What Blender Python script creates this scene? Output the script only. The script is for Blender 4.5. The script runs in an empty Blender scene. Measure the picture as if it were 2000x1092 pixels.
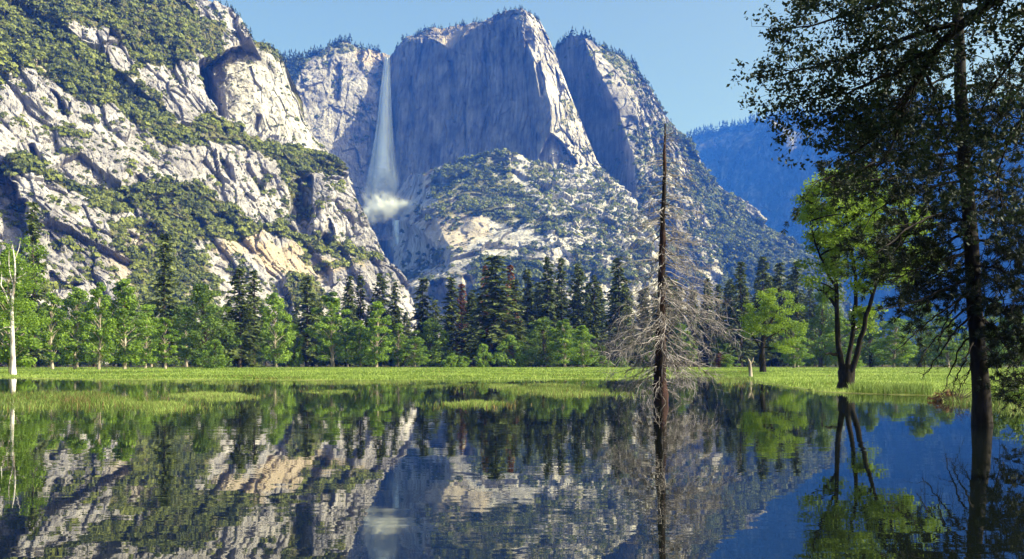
import bpy, math
import numpy as np
from mathutils import Vector

C = bpy.context.scene.collection
scn = bpy.context.scene
R = math.radians
rng = np.random.default_rng(7)

# ------------------------------------------------------------------ camera, sky, sun, exposure
CAMZ, F, HOR = 1.8, 1700.0, 710.5          # eye height (m), focal length and horizon row in the 2000x1092 photograph
cd = bpy.data.cameras.new("camera")
cd.sensor_width = 36.0
cd.lens = 36.0 * F / 2000.0
cd.shift_y = (HOR - 546.0) / 2000.0
cd.clip_start, cd.clip_end = 0.1, 30000
cam = bpy.data.objects.new("camera", cd)
C.objects.link(cam)
cam.location = (0, 0, CAMZ)
cam.rotation_euler = (R(90), 0, 0)
scn.camera = cam

SUN_AZ, SUN_EL = 103.0, 35.0               # clockwise from the view direction (+Y)
w = bpy.data.worlds.new("World")
scn.world = w
w.use_nodes = True
wn, wl = w.node_tree.nodes, w.node_tree.links
sky = wn.new("ShaderNodeTexSky")
sky.sky_type = 'NISHITA'
sky.sun_disc = False
sky.sun_elevation = R(SUN_EL)
sky.sun_rotation = R(SUN_AZ)
sky.air_density, sky.dust_density, sky.ozone_density = 1.0, 4.5, 2.0
sm = wn.new("ShaderNodeMix"); sm.data_type = 'RGBA'; sm.blend_type = 'MULTIPLY'; sm.inputs[0].default_value = 1.0
sm.inputs[7].default_value = (1.04, 1.09, 0.94, 1)           # clear mountain air: slightly cyan sky
wl.new(sky.outputs[0], sm.inputs[6])
wl.new(sm.outputs[2], wn["Background"].inputs[0])
wn["Background"].inputs[1].default_value = 0.095
sd = bpy.data.lights.new("sun", 'SUN')
sd.energy, sd.angle, sd.color = 5.0, R(0.5), (1.0, 0.97, 0.955)
sun = bpy.data.objects.new("sun", sd)
C.objects.link(sun)
sv = Vector((math.sin(R(SUN_AZ)) * math.cos(R(SUN_EL)), math.cos(R(SUN_AZ)) * math.cos(R(SUN_EL)), math.sin(R(SUN_EL))))
sun.rotation_euler = sv.to_track_quat('Z', 'Y').to_euler()
scn.view_settings.view_transform = 'Standard'
scn.view_settings.look = 'None'
scn.view_settings.exposure = 1.15
scn.cycles.use_denoising = True
scn.cycles.max_bounces = 6
scn.cycles.diffuse_bounces = 2
scn.cycles.glossy_bounces = 3
scn.cycles.transmission_bounces = 3
scn.cycles.transparent_max_bounces = 80
scn.cycles.volume_bounces = 0

# the air of the valley: one even box of blue mountain haze round everything
def make_haze():
    lo, hi = (-7500, -300, -4), (9500, 10500, 2600)
    v = [(x, y, z) for x in (lo[0], hi[0]) for y in (lo[1], hi[1]) for z in (lo[2], hi[2])]
    f = [(0, 1, 3, 2), (4, 6, 7, 5), (0, 4, 5, 1), (2, 3, 7, 6), (0, 2, 6, 4), (1, 5, 7, 3)]
    me = bpy.data.meshes.new("haze"); me.from_pydata(v, [], f); me.update()
    m = bpy.data.materials.new("haze"); m.use_nodes = True
    n = m.node_tree.nodes; n.remove(n["Principled BSDF"])
    pv = n.new("ShaderNodeVolumePrincipled")
    pv.inputs['Color'].default_value = (0.03, 0.15, 1.0, 1)
    pv.inputs['Absorption Color'].default_value = (1, 1, 1, 1)
    pv.inputs['Density'].default_value = 1.2e-4
    pv.inputs['Anisotropy'].default_value = 0.0
    m.node_tree.links.new(pv.outputs[0], n["Material Output"].inputs['Volume'])
    me.materials.append(m)
    o = bpy.data.objects.new("haze", me); C.objects.link(o); o['kind'] = 'stuff'; o.display_type = 'WIRE'
make_haze()

# ------------------------------------------------------------------ numpy noise
def hsh(ix, iy, iz, s):
    h = (ix.astype(np.int64) * 374761393 + iy.astype(np.int64) * 668265263 + iz.astype(np.int64) * 2147483647 + s * 974634777) & 0xFFFFFFFF
    h = ((h ^ (h >> 13)) * 1274126177) & 0xFFFFFFFF
    h = ((h ^ (h >> 16)) * 2246822519) & 0xFFFFFFFF
    return ((h ^ (h >> 15)) & 0xFFFFFF) / float(0x1000000)

def vnoise(P, s=0):
    i = np.floor(P).astype(np.int64); f = P - i
    f = f * f * (3 - 2 * f)
    out = 0
    for dx in (0, 1):
        wx = f[:, 0] if dx else 1 - f[:, 0]
        for dy in (0, 1):
            wy = f[:, 1] if dy else 1 - f[:, 1]
            for dz in (0, 1):
                wz = f[:, 2] if dz else 1 - f[:, 2]
                out = out + wx * wy * wz * hsh(i[:, 0] + dx, i[:, 1] + dy, i[:, 2] + dz, s)
    return out * 2 - 1

def fbm(P, octv=4, s=0, gain=0.5):
    a, t, q = 1.0, 0, P.copy()
    for k in range(octv):
        t = t + a * vnoise(q, s + k * 17); q = q * 2.03 + 11.3; a *= gain
    return t

def voro(P, s=0):
    i = np.floor(P).astype(np.int64)
    n = len(P)
    f1 = np.full(n, 9.0); f2 = np.full(n, 9.0)
    rnd = np.zeros(n); off = np.zeros((n, 3)); tl = np.zeros((n, 3))
    for dx in (-1, 0, 1):
        for dy in (-1, 0, 1):
            for dz in (-1, 0, 1):
                c = i + np.array([dx, dy, dz])
                h = [hsh(c[:, 0], c[:, 1], c[:, 2], s + k) for k in (1, 2, 3)]
                d = np.stack([c[:, k] + h[k] for k in range(3)], 1) - P
                q = np.sqrt((d * d).sum(1))
                b = q < f1
                f2 = np.where(b, f1, np.minimum(f2, q))
                f1 = np.where(b, q, f1)
                rnd = np.where(b, hsh(c[:, 0], c[:, 1], c[:, 2], s + 9), rnd)
                off[b] = -d[b]
                tl[b] = np.stack(h, 1)[b][:, [1, 2, 0]] - 0.5
    return f1, f2, rnd, off, tl

def rot_to(axis):
    z = np.array(axis, float); z /= np.linalg.norm(z)
    x = np.cross(z, [0.3, 1, 0.1]); x /= np.linalg.norm(x)
    return np.stack([x, np.cross(z, x), z])

def blocks(P, axis, size, stretch, amp, s, crack=0.5, tilt=1.2):
    """blocky jointed rock: every joint cell gets its own offset and tilt, with a crack along its edge"""
    q = P @ rot_to(axis).T / (np.array([size, size, size * stretch]))
    f1, f2, rnd, off, tl = voro(q, s)
    d = (rnd - 0.5) + tilt * (off * tl).sum(1)
    e = np.clip((f2 - f1) / 0.12, 0, 1)
    return amp * (d - crack * (1 - e))

def inpoly(px, py, poly):
    x, y = np.array(poly, float).T
    r = np.zeros(px.shape, bool)
    j = len(x) - 1
    for k in range(len(x)):
        c = ((y[k] > py) != (y[j] > py)) & (px < (x[j] - x[k]) * (py - y[k]) / (y[j] - y[k] + 1e-9) + x[k])
        r ^= c
        j = k
    return r

def world(px, py, D):
    px, py, D = np.asarray(px, float), np.asarray(py, float), np.asarray(D, float)
    return np.stack([(px - 1000) / F * D, D, CAMZ + (HOR - py) / F * D], -1)

def smooth(a, b, x):
    t = np.clip((x - a) / (b - a), 0, 1)
    return t * t * (3 - 2 * t)

# ------------------------------------------------------------------ mesh helpers
def tag(o, label=None, cat=None, group=None, kind=None):
    for k, v in (('label', label), ('category', cat), ('group', group), ('kind', kind)):
        if v: o[k] = v
    return o

def make(name, V, faces, mat, parent=None, attrs=None, smooth_sh=False, link=True):
    """V (n,3); faces: list of int arrays (m,3) or (m,4)"""
    me = bpy.data.meshes.new(name)
    V = np.asarray(V, np.float32)
    faces = [np.asarray(f, np.int32) for f in faces if len(f)]
    tot = np.concatenate([np.full(len(f), f.shape[1], np.int32) for f in faces])
    idx = np.concatenate([f.ravel() for f in faces])
    me.vertices.add(len(V)); me.vertices.foreach_set("co", V.ravel())
    me.loops.add(len(idx)); me.loops.foreach_set("vertex_index", idx)
    me.polygons.add(len(tot))
    st = np.zeros(len(tot), np.int32); st[1:] = np.cumsum(tot)[:-1]
    me.polygons.foreach_set("loop_start", st)
    me.polygons.foreach_set("use_smooth", np.full(len(tot), smooth_sh, bool))
    me.update(calc_edges=True)
    for k, a in (attrs or {}).items():
        at = me.attributes.new(k, 'FLOAT', 'POINT')
        at.data.foreach_set("value", np.asarray(a, np.float32))
    if mat: me.materials.append(mat)
    o = bpy.data.objects.new(name, me)
    C.objects.link(o)
    if parent: o.parent = parent
    return o

def empty(name, loc):
    o = bpy.data.objects.new(name, None)
    o.empty_display_size = 0.3
    C.objects.link(o); o.location = loc
    return o

class MB:
    def __init__(s): s.v, s.q, s.t, s.a, s.n = [], [], [], [], 0
    def add(s, V, q=None, t=None, a=0.0):
        V = np.asarray(V, float)
        s.v.append(V); s.a.append(np.broadcast_to(np.asarray(a, float), (len(V),)))
        if q is not None and len(q): s.q.append(np.asarray(q) + s.n)
        if t is not None and len(t): s.t.append(np.asarray(t) + s.n)
        s.n += len(V)
    def tube(s, pts, rad, sides=6, a=0.0, rough=0.0):
        pts = np.asarray(pts, float); n = len(pts)
        rad = np.broadcast_to(np.asarray(rad, float), (n,))
        tg = np.gradient(pts, axis=0); tg /= np.linalg.norm(tg, axis=1)[:, None] + 1e-9
        ref = np.array([0.0, 0, 1]) if abs(tg[:, 2].mean()) < 0.8 else np.array([1.0, 0, 0])
        u = np.cross(tg, ref); u /= np.linalg.norm(u, axis=1)[:, None] + 1e-9
        v = np.cross(tg, u)
        th = np.arange(sides) * 2 * math.pi / sides
        rr = rad[:, None] * (1 + rough * rng.uniform(-1, 1, (n, sides)))
        ring = pts[:, None] + rr[..., None] * (np.cos(th)[None, :, None] * u[:, None] + np.sin(th)[None, :, None] * v[:, None])
        i = np.arange(n - 1)[:, None] * sides; k = np.arange(sides)[None]
        k2 = (k + 1) % sides
        q = np.stack([i + k, i + k2, i + sides + k2, i + sides + k], -1).reshape(-1, 4)
        s.add(ring.reshape(-1, 3), q=q, a=a)
    def cards(s, c, dirs, nrm, L, W, a):
        """rhombic leaves: centre, long axis, normal, length, width"""
        c = np.asarray(c, float); n = len(c)
        d = dirs / (np.linalg.norm(dirs, axis=1)[:, None] + 1e-9)
        sd_ = np.cross(d, nrm); sd_ /= np.linalg.norm(sd_, axis=1)[:, None] + 1e-9
        up = np.cross(sd_, d)
        L = np.broadcast_to(L, (n,))[:, None]; W = np.broadcast_to(W, (n,))[:, None]
        V = np.stack([c - d * L * .5, c + sd_ * W * .5 + up * W * .12, c + d * L * .5, c - sd_ * W * .5 + up * W * .12], 1).reshape(-1, 3)
        s.add(V, q=np.arange(4 * n).reshape(-1, 4), a=np.repeat(np.broadcast_to(a, (n,)), 4))
    def build(s, name, mat, parent=None, smooth_sh=False):
        return make(name, np.concatenate(s.v), [np.concatenate(x) for x in (s.q, s.t) if x], mat, parent, {'tint': np.concatenate(s.a)}, smooth_sh)

def rdir(n):
    d = rng.normal(size=(n, 3)); return d / np.linalg.norm(d, axis=1)[:, None]

# ------------------------------------------------------------------ materials
def mat(name):
    m = bpy.data.materials.new(name); m.use_nodes = True
    return m, m.node_tree.nodes, m.node_tree.links, m.node_tree.nodes["Principled BSDF"]

def ramp(nodes, stops):
    r = nodes.new("ShaderNodeValToRGB"); e = r.color_ramp.elements
    while len(e) < len(stops): e.new(0.5)
    for k, (p, c) in enumerate(stops):
        e[k].position = p; e[k].color = (*c, 1)
    return r

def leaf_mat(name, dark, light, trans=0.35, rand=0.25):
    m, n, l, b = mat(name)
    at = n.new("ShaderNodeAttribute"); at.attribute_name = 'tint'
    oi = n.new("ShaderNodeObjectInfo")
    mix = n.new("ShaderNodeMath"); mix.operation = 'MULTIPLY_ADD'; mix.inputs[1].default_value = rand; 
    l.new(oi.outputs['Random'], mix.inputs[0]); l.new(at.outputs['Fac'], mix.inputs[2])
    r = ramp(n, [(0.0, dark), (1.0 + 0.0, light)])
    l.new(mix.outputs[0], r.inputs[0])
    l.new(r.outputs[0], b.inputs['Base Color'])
    b.inputs['Roughness'].default_value = 0.6
    b.inputs['Specular IOR Level'].default_value = 0.25
    if trans:
        t = n.new("ShaderNodeBsdfTranslucent"); ms = n.new("ShaderNodeMixShader"); ms.inputs[0].default_value = trans
        l.new(r.outputs[0], t.inputs[0]); l.new(b.outputs[0], ms.inputs[1]); l.new(t.outputs[0], ms.inputs[2])
        l.new(ms.outputs[0], n["Material Output"].inputs[0])
    return m

def bark_mat(name, c1, c2, scale=6.0, thr=(0.4, 0.62), bump=0.6, stretch=0.25):
    m, n, l, b = mat(name)
    tc = n.new("ShaderNodeTexCoord"); mp = n.new("ShaderNodeMapping"); mp.inputs['Scale'].default_value = (1, 1, stretch)
    nz = n.new("ShaderNodeTexNoise"); nz.inputs['Scale'].default_value = scale; nz.inputs['Detail'].default_value = 5
    l.new(tc.outputs['Object'], mp.inputs[0]); l.new(mp.outputs[0], nz.inputs['Vector'])
    r = ramp(n, [(thr[0], c1), (thr[1], c2)])
    l.new(nz.outputs['Fac'], r.inputs[0]); l.new(r.outputs[0], b.inputs['Base Color'])
    bp = n.new("ShaderNodeBump"); bp.inputs['Strength'].default_value = bump; bp.inputs['Distance'].default_value = 0.05
    l.new(nz.outputs['Fac'], bp.inputs['Height']); l.new(bp.outputs[0], b.inputs['Normal'])
    b.inputs['Roughness'].default_value = 0.85
    b.inputs['Specular IOR Level'].default_value = 0.2
    return m

def rock_mat(name, base, pale, dark, stain=(8, 8, 1.2), sscale=0.02, soil=(0.15, 0.15, 0.065), bump=1.0, joint=-0.75, tan=(0.46, 0.37, 0.28)):
    m, n, l, b = mat(name)
    geo = n.new("ShaderNodeNewGeometry")
    big = n.new("ShaderNodeTexNoise"); big.inputs['Scale'].default_value = 0.012; big.inputs['Detail'].default_value = 8; big.inputs['Roughness'].default_value = 0.65
    l.new(geo.outputs['Position'], big.inputs['Vector'])
    r = ramp(n, [(0.32, dark), (0.47, base), (0.62, pale)])
    l.new(big.outputs['Fac'], r.inputs[0])
    mp = n.new("ShaderNodeMapping"); mp.inputs['Scale'].default_value = stain
    l.new(geo.outputs['Position'], mp.inputs[0])
    st = n.new("ShaderNodeTexNoise"); st.inputs['Scale'].default_value = sscale; st.inputs['Detail'].default_value = 5; st.inputs['Roughness'].default_value = 0.6
    l.new(mp.outputs[0], st.inputs['Vector'])
    sr = ramp(n, [(0.36, (0.40, 0.39, 0.43)), (0.56, (1, 1, 1))])
    l.new(st.outputs['Fac'], sr.inputs[0])
    mu = n.new("ShaderNodeMix"); mu.data_type = 'RGBA'; mu.blend_type = 'MULTIPLY'; mu.inputs[0].default_value = 0.65
    l.new(r.outputs[0], mu.inputs[6]); l.new(sr.outputs[0], mu.inputs[7])
    # thin dark joints and water lines, tilted like the bedding
    mj = n.new("ShaderNodeMapping"); mj.inputs['Rotation'].default_value = (0, joint, 0); mj.inputs['Scale'].default_value = (1.0, 0.6, 0.22)
    l.new(geo.outputs['Position'], mj.inputs[0])
    nj = n.new("ShaderNodeTexNoise"); nj.inputs['Scale'].default_value = 0.085; nj.inputs['Detail'].default_value = 6; nj.inputs['Roughness'].default_value = 0.68
    l.new(mj.outputs[0], nj.inputs['Vector'])
    rj = ramp(n, [(0.34, (0.42, 0.42, 0.47)), (0.46, (0.86, 0.86, 0.88)), (0.6, (1.08, 1.07, 1.06))])
    l.new(nj.outputs['Fac'], rj.inputs[0])
    mj2 = n.new("ShaderNodeMix"); mj2.data_type = 'RGBA'; mj2.blend_type = 'MULTIPLY'; mj2.inputs[0].default_value = 0.9
    l.new(mu.outputs[2], mj2.inputs[6]); l.new(rj.outputs[0], mj2.inputs[7]); mu = mj2
    # lichen / tan patches
    at2 = n.new("ShaderNodeAttribute"); at2.attribute_name = 'tan'
    mt = n.new("ShaderNodeMix"); mt.data_type = 'RGBA'; mt.inputs[7].default_value = (*tan, 1)
    l.new(at2.outputs['Fac'], mt.inputs[0]); l.new(mu.outputs[2], mt.inputs[6])
    # sunlight put into the colour: sun-facing buttress sides painted paler
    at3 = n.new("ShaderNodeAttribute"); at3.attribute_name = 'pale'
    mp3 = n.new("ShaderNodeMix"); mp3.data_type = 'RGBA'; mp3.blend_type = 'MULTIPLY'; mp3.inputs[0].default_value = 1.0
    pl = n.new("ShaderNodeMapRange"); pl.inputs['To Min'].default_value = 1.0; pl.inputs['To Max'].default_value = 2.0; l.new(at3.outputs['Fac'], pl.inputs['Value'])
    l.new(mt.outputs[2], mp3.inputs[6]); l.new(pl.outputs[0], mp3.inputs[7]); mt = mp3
    # soil and low brush on the ledges
    at = n.new("ShaderNodeAttribute"); at.attribute_name = 'veg'
    sn = n.new("ShaderNodeTexNoise"); sn.inputs['Scale'].default_value = 0.15; sn.inputs['Detail'].default_value = 3
    l.new(geo.outputs['Position'], sn.inputs['Vector'])
    so = ramp(n, [(0.35, tuple(x * 0.6 for x in soil)), (0.65, soil)])
    l.new(sn.outputs['Fac'], so.inputs[0])
    mv = n.new("ShaderNodeMix"); mv.data_type = 'RGBA'
    l.new(at.outputs['Fac'], mv.inputs[0]); l.new(mt.outputs[2], mv.inputs[6]); l.new(so.outputs[0], mv.inputs[7])
    l.new(mv.outputs[2], b.inputs['Base Color'])
    fine = n.new("ShaderNodeTexNoise"); fine.inputs['Scale'].default_value = 0.12; fine.inputs['Detail'].default_value = 6; fine.inputs['Roughness'].default_value = 0.7
    l.new(geo.outputs['Position'], fine.inputs['Vector'])
    bp = n.new("ShaderNodeBump"); bp.inputs['Strength'].default_value = bump; bp.inputs['Distance'].default_value = 6.0
    l.new(fine.outputs['Fac'], bp.inputs['Height']); l.new(bp.outputs[0], b.inputs['Normal'])
    b.inputs['Roughness'].default_value = 0.9
    b.inputs['Specular IOR Level'].default_value = 0.15
    return m

M = {}
M['granite'] = rock_mat("granite", (0.37, 0.362, 0.425), (0.48, 0.47, 0.54), (0.22, 0.215, 0.26))
M['wall'] = rock_mat("wall_granite", (0.30, 0.29, 0.31), (0.40, 0.385, 0.40), (0.17, 0.165, 0.19), stain=(6, 6, 0.8))
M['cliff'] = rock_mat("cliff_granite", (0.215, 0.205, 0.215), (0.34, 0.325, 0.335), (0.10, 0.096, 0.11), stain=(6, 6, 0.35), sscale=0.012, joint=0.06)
M['talus'] = rock_mat("talus_granite", (0.48, 0.47, 0.50), (0.60, 0.59, 0.62), (0.30, 0.295, 0.315), stain=(3, 3, 2))
M['far'] = rock_mat("far_forested_rock", (0.09, 0.09, 0.085), (0.24, 0.235, 0.23), (0.03, 0.034, 0.03), stain=(6, 6, 0.5), sscale=0.004, soil=(0.04, 0.055, 0.03))
M['scrub'] = leaf_mat("hillside_scrub_leaves", (0.065, 0.09, 0.028), (0.235, 0.27, 0.07), 0.3, 0.0)
M['spire'] = leaf_mat("hillside_conifer_needles", (0.018, 0.03, 0.016), (0.06, 0.08, 0.03), 0.1, 0.0)
M['conifer'] = leaf_mat("conifer_needles", (0.018, 0.034, 0.014), (0.13, 0.165, 0.045), 0.2, 0.25)
M['cottonwood'] = leaf_mat("cottonwood_leaves", (0.055, 0.11, 0.016), (0.25, 0.38, 0.05), 0.42, 0.25)
M['darkleaf'] = leaf_mat("dark_broadleaf_leaves", (0.04, 0.08, 0.014), (0.18, 0.27, 0.04), 0.35, 0.25)
M['oakleaf'] = leaf_mat("oak_leaves", (0.055, 0.11, 0.012), (0.25, 0.36, 0.045), 0.5, 0.1)
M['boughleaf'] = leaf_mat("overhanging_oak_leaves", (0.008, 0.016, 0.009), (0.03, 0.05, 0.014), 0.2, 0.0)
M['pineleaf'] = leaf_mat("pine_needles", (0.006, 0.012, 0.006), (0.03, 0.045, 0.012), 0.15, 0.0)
M['rust'] = leaf_mat("dead_rust_needles", (0.10, 0.04, 0.018), (0.26, 0.11, 0.05), 0.15, 0.1)
M['bark'] = bark_mat("brown_bark", (0.035, 0.025, 0.018), (0.10, 0.075, 0.055))
M['darkbark'] = bark_mat("dark_bark", (0.005, 0.004, 0.0035), (0.02, 0.015, 0.012), 7)
M['whitebark'] = bark_mat("pale_dead_bark", (0.20, 0.16, 0.15), (0.60, 0.56, 0.54), 2.2, (0.36, 0.56), 0.3)
M['palebark'] = bark_mat("grey_aspen_bark", (0.16, 0.13, 0.10), (0.42, 0.36, 0.30), 3.0, (0.35, 0.6), 0.3)
M['snagbark'] = bark_mat("charred_snag_bark", (0.012, 0.008, 0.007), (0.06, 0.025, 0.02), 3.0, (0.45, 0.75), 0.9)
M['snagtwig'] = bark_mat("weathered_grey_twig", (0.07, 0.06, 0.055), (0.40, 0.36, 0.34), 2.5, (0.36, 0.62), 0.2, 1.0)
M['grassblade'] = leaf_mat("grass_blades", (0.09, 0.16, 0.025), (0.36, 0.45, 0.11), 0.35, 0.0)

for nd in M['grassblade'].node_tree.nodes:
    if nd.type == 'VALTORGB':
        e = nd.color_ramp.elements.new(0.14); e.color = (0.09, 0.16, 0.025, 1); nd.color_ramp.elements[0].color = (0.24, 0.17, 0.07, 1)
# ------------------------------------------------------------------ mountains
def grid_from_net(net, nu, nv):
    """net: rows bottom to top of (px list, py list, D list) -> sampled px, py, D of shape (nv, nu)"""
    A = np.array([np.stack([np.asarray(r[0], float), np.asarray(r[1], float) if np.ndim(r[1]) else np.full(len(r[0]), float(r[1])), np.asarray(r[2], float)], -1) for r in net])
    def param(X, axis):
        d = np.linalg.norm(np.diff(X[..., :2], axis=axis), axis=-1)
        d = d.mean(axis=1 - axis)
        return np.concatenate([[0], np.cumsum(d)]) / d.sum()
    tu, tv = param(A, 1), param(A, 0)
    su, sv_ = np.linspace(0, 1, nu), np.linspace(0, 1, nv)
    B = np.stack([[np.interp(su, tu, A[r, :, c]) for c in range(3)] for r in range(A.shape[0])])   # R,3,nu
    G = np.stack([[np.interp(sv_, tv, B[:, c, k]) for k in range(nu)] for c in range(3)])            # 3,nu,nv
    return G[0].T.copy(), G[1].T.copy(), G[2].T.copy()

def blur(a, k):
    for ax in (0, 1):
        p = np.pad(a, [(k, k) if i == ax else (0, 0) for i in (0, 1)], mode='edge')
        c = np.cumsum(p, axis=ax)
        n = a.shape[ax]
        hi = np.take(c, np.arange(2 * k, 2 * k + n), axis=ax)
        lo = np.take(c, np.arange(0, n) - 1 if False else np.maximum(np.arange(0, n) - 1, 0), axis=ax)
        lo = np.where((np.arange(n) == 0)[(slice(None), None) if ax == 0 else (None, slice(None))], 0, lo)
        a = (hi - lo) / (2 * k + 1)
    return a

def mass(name, net, nu, nv, material, disp, push, veg=(), pits=(), tans=(), base_veg=0.0, label=None, jit=5.0, smooth_k=2, back=True, pit_soft=2, sc=1.0, pale=None, sunpaint_k=1.0):
    px, py, D = grid_from_net(net, nu, nv)
    sh = px.shape
    D = blur(D, smooth_k) if smooth_k else D
    jx = fbm(np.stack([px.ravel() / 22, py.ravel() / 22, np.zeros(px.size) + 3.3], 1), 3, 5).reshape(sh) * jit
    jy = fbm(np.stack([px.ravel() / 22, py.ravel() / 22, np.zeros(px.size) + 9.7], 1), 3, 8).reshape(sh) * jit
    for poly, dep in pits:
        mk = inpoly(px + jx * .6, py + jy * .6, poly).astype(float)
        D = D + blur(mk, pit_soft) * dep
    P = world(px, py, D).reshape(-1, 3)            # laid out at the survey distance, then set nearer or farther by sc about the eye
    P = P / 1.0; d = disp(P, px.ravel(), py.ravel())
    P = P + d[:, None] * np.asarray(push, float)[None]
    P = (P - np.array([0, 0, CAMZ])) * sc + np.array([0, 0, CAMZ])
    V = np.full(sh, base_veg)
    for poly, den in veg:
        mk = inpoly(px + jx, py + jy, poly)
        V = np.where(mk, den, V)
    T = np.zeros(sh)
    for poly, den in tans:
        T = np.maximum(T, inpoly(px + jx * 2, py + jy * 2, poly) * den)
    T = blur(T, 3)
    sunpaint = np.zeros(px.size)
    for poly in (pale or []): sunpaint = np.maximum(sunpaint, sunpaint_k * blur(inpoly(px + jx, py + jy, poly).astype(float), 3).ravel())  # mask of the sides whose sunlight is painted into the rock colour
    noise = fbm(P / 30.0 / sc, 3, 41)
    vegc = np.clip(V.ravel() + noise * 0.35, 0, 1) * (V.ravel() > 0.02)
    idx = np.arange(nu * nv).reshape(nv, nu)
    q = np.stack([idx[:-1, :-1], idx[:-1, 1:], idx[1:, 1:], idx[1:, :-1]], -1).reshape(-1, 4)
    allP, qs = [P], [q]
    vv, tt = [smooth(0.3, 0.75, vegc)], [T.ravel()]
    if back:                                             # the far side of the mountain, down to the valley floor
        top = P[idx[-1]]
        b1 = top + np.array([0, 140, -30.0]); b2 = top + np.array([0, 420, 0.0]); b2[:, 2] = -3
        n0 = len(P)
        allP += [b1, b2]
        vv += [np.full(2 * nu, 1.0)]; tt += [np.zeros(2 * nu)]
        i1 = n0 + np.arange(nu); i2 = i1 + nu
        for a_, b_ in ((idx[-1], i1), (i1, i2)):
            qs.append(np.stack([a_[:-1], a_[1:], b_[1:], b_[:-1]], -1))
    o = make(name, np.concatenate(allP), [np.concatenate(qs)], material, None, {'veg': np.concatenate(vv), 'tan': np.concatenate(tt), 'pale': np.concatenate([sunpaint] + [np.zeros(len(x)) for x in allP[1:]])}, False)
    tag(o, label, None, None, 'structure')
    return dict(P=P.reshape(nv, nu, 3), px=px, py=py, veg=vegc.reshape(sh), obj=o)

DG = (0.55, -0.35, -0.62)                                # the joints of the left wall dip to the right
def dispA(P, px, py):
    wp = P + 7 * np.stack([fbm(P / 60, 2, 1), fbm(P / 60, 2, 2), fbm(P / 60, 2, 3)], 1)
    d = blocks(wp, DG, 85, 2.0, 26, 11, 0.10, 1.3) + blocks(wp, DG, 40, 2.4, 15, 23, 0.2, 1.3) + blocks(wp, (0.7, -0.3, -0.5), 16, 2.0, 5.5, 37, 0.35, 1.3) + blocks(wp, DG, 6, 1.5, 1.8, 39, 0.4, 1.3)
    return d + 9 * fbm(P / 90, 3, 51)
def dispB(P, px, py):
    d = blocks(P, (0.25, 0, 1), 48, 2.4, 13, 61, 0.1, 1.2) + blocks(P, (0.5, 0, 1), 19, 2.2, 4.5, 71, 0.1, 1.1) + blocks(P, (0.4, 0, 1), 8, 1.6, 1.8, 73, 0.15, 1.1)
    return d + 13 * fbm(P / 70, 5, 81, 0.55)
def dispC(P, px, py):
    d = blocks(P, (0.05, 0, 1), 60, 4, 11, 91, 0.04, 0.9) + blocks(P, (0.08, 0, 1), 24, 4, 6, 93, 0.06, 1.0) + blocks(P, (0.08, 0, 1), 10, 2.5, 2.5, 97, 0.1, 1.2)
    k = smooth(0, 30, px - np.interp(py, [20, 80, 130, 180, 240, 310], [1005, 1035, 1050, 1068, 1085, 1080])) + .7 * smooth(110, 50, py)
    d = d + k * (blocks(P, (0.1, 0, 1), 30, 2.2, 15, 98, 0.2, 1.5) + blocks(P, (0.1, 0, 1), 12, 1.8, 6, 99, 0.25, 1.6))
    return d + 6 * fbm(P * np.array([1, 1, .35]) / 40, 4, 95)
def dispD(P, px, py):
    d = blocks(P, (0.25, 0, 1), 60, 3.2, 24, 101, 0.12, 1.4) + blocks(P, (0.3, 0, 1), 24, 2.6, 12, 103, 0.15, 1.5)
    k = smooth(1215, 1245, px)
    d = d * (0.45 + 0.55 * k) + blocks(P, (0.3, 0, 1), 10, 1.5, 4, 105, 0.2, 1.6) * k
    # wooded ribs running down the lower right slope
    rb = np.sin((px - py * 0.75) / 13.0 + 1.2 * fbm(P / 80, 2, 109)) * 11 * smooth(1370, 1420, px)
    return d + rb + 10 * fbm(P / 90, 3, 107)
def dispE(P, px, py):
    wp = P + 10 * np.stack([fbm(P / 50, 2, 111), fbm(P / 50, 2, 112), fbm(P / 50, 2, 113)], 1)
    k = smooth(1010, 1080, px) + 0.5 * smooth(330, 300, py)
    d = blocks(wp, (0.6, 0, 0.3), 60, 1.6, 16, 115, 0.1, 1.4) + blocks(wp, (0.6, 0, .3), 22, 1.6, 8, 117, 0.15, 1.5) * (0.6 + k) + blocks(wp, (0.6, 0, .3), 10, 1.2, 5, 119, 0.2, 1.6) * k
    return d + 12 * fbm(P / 100, 4, 121)
def dispF(P, px, py):
    bump = 330 * np.exp(-(((px - 1520) / 26) ** 2 + ((py - 285) / 26) ** 2))
    return 45 * fbm(P * np.array([1, 1, .4]) / 220, 4, 131) + blocks(P, (0, 0, 1), 140, 3, 30, 133, 0.2) + bump

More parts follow.
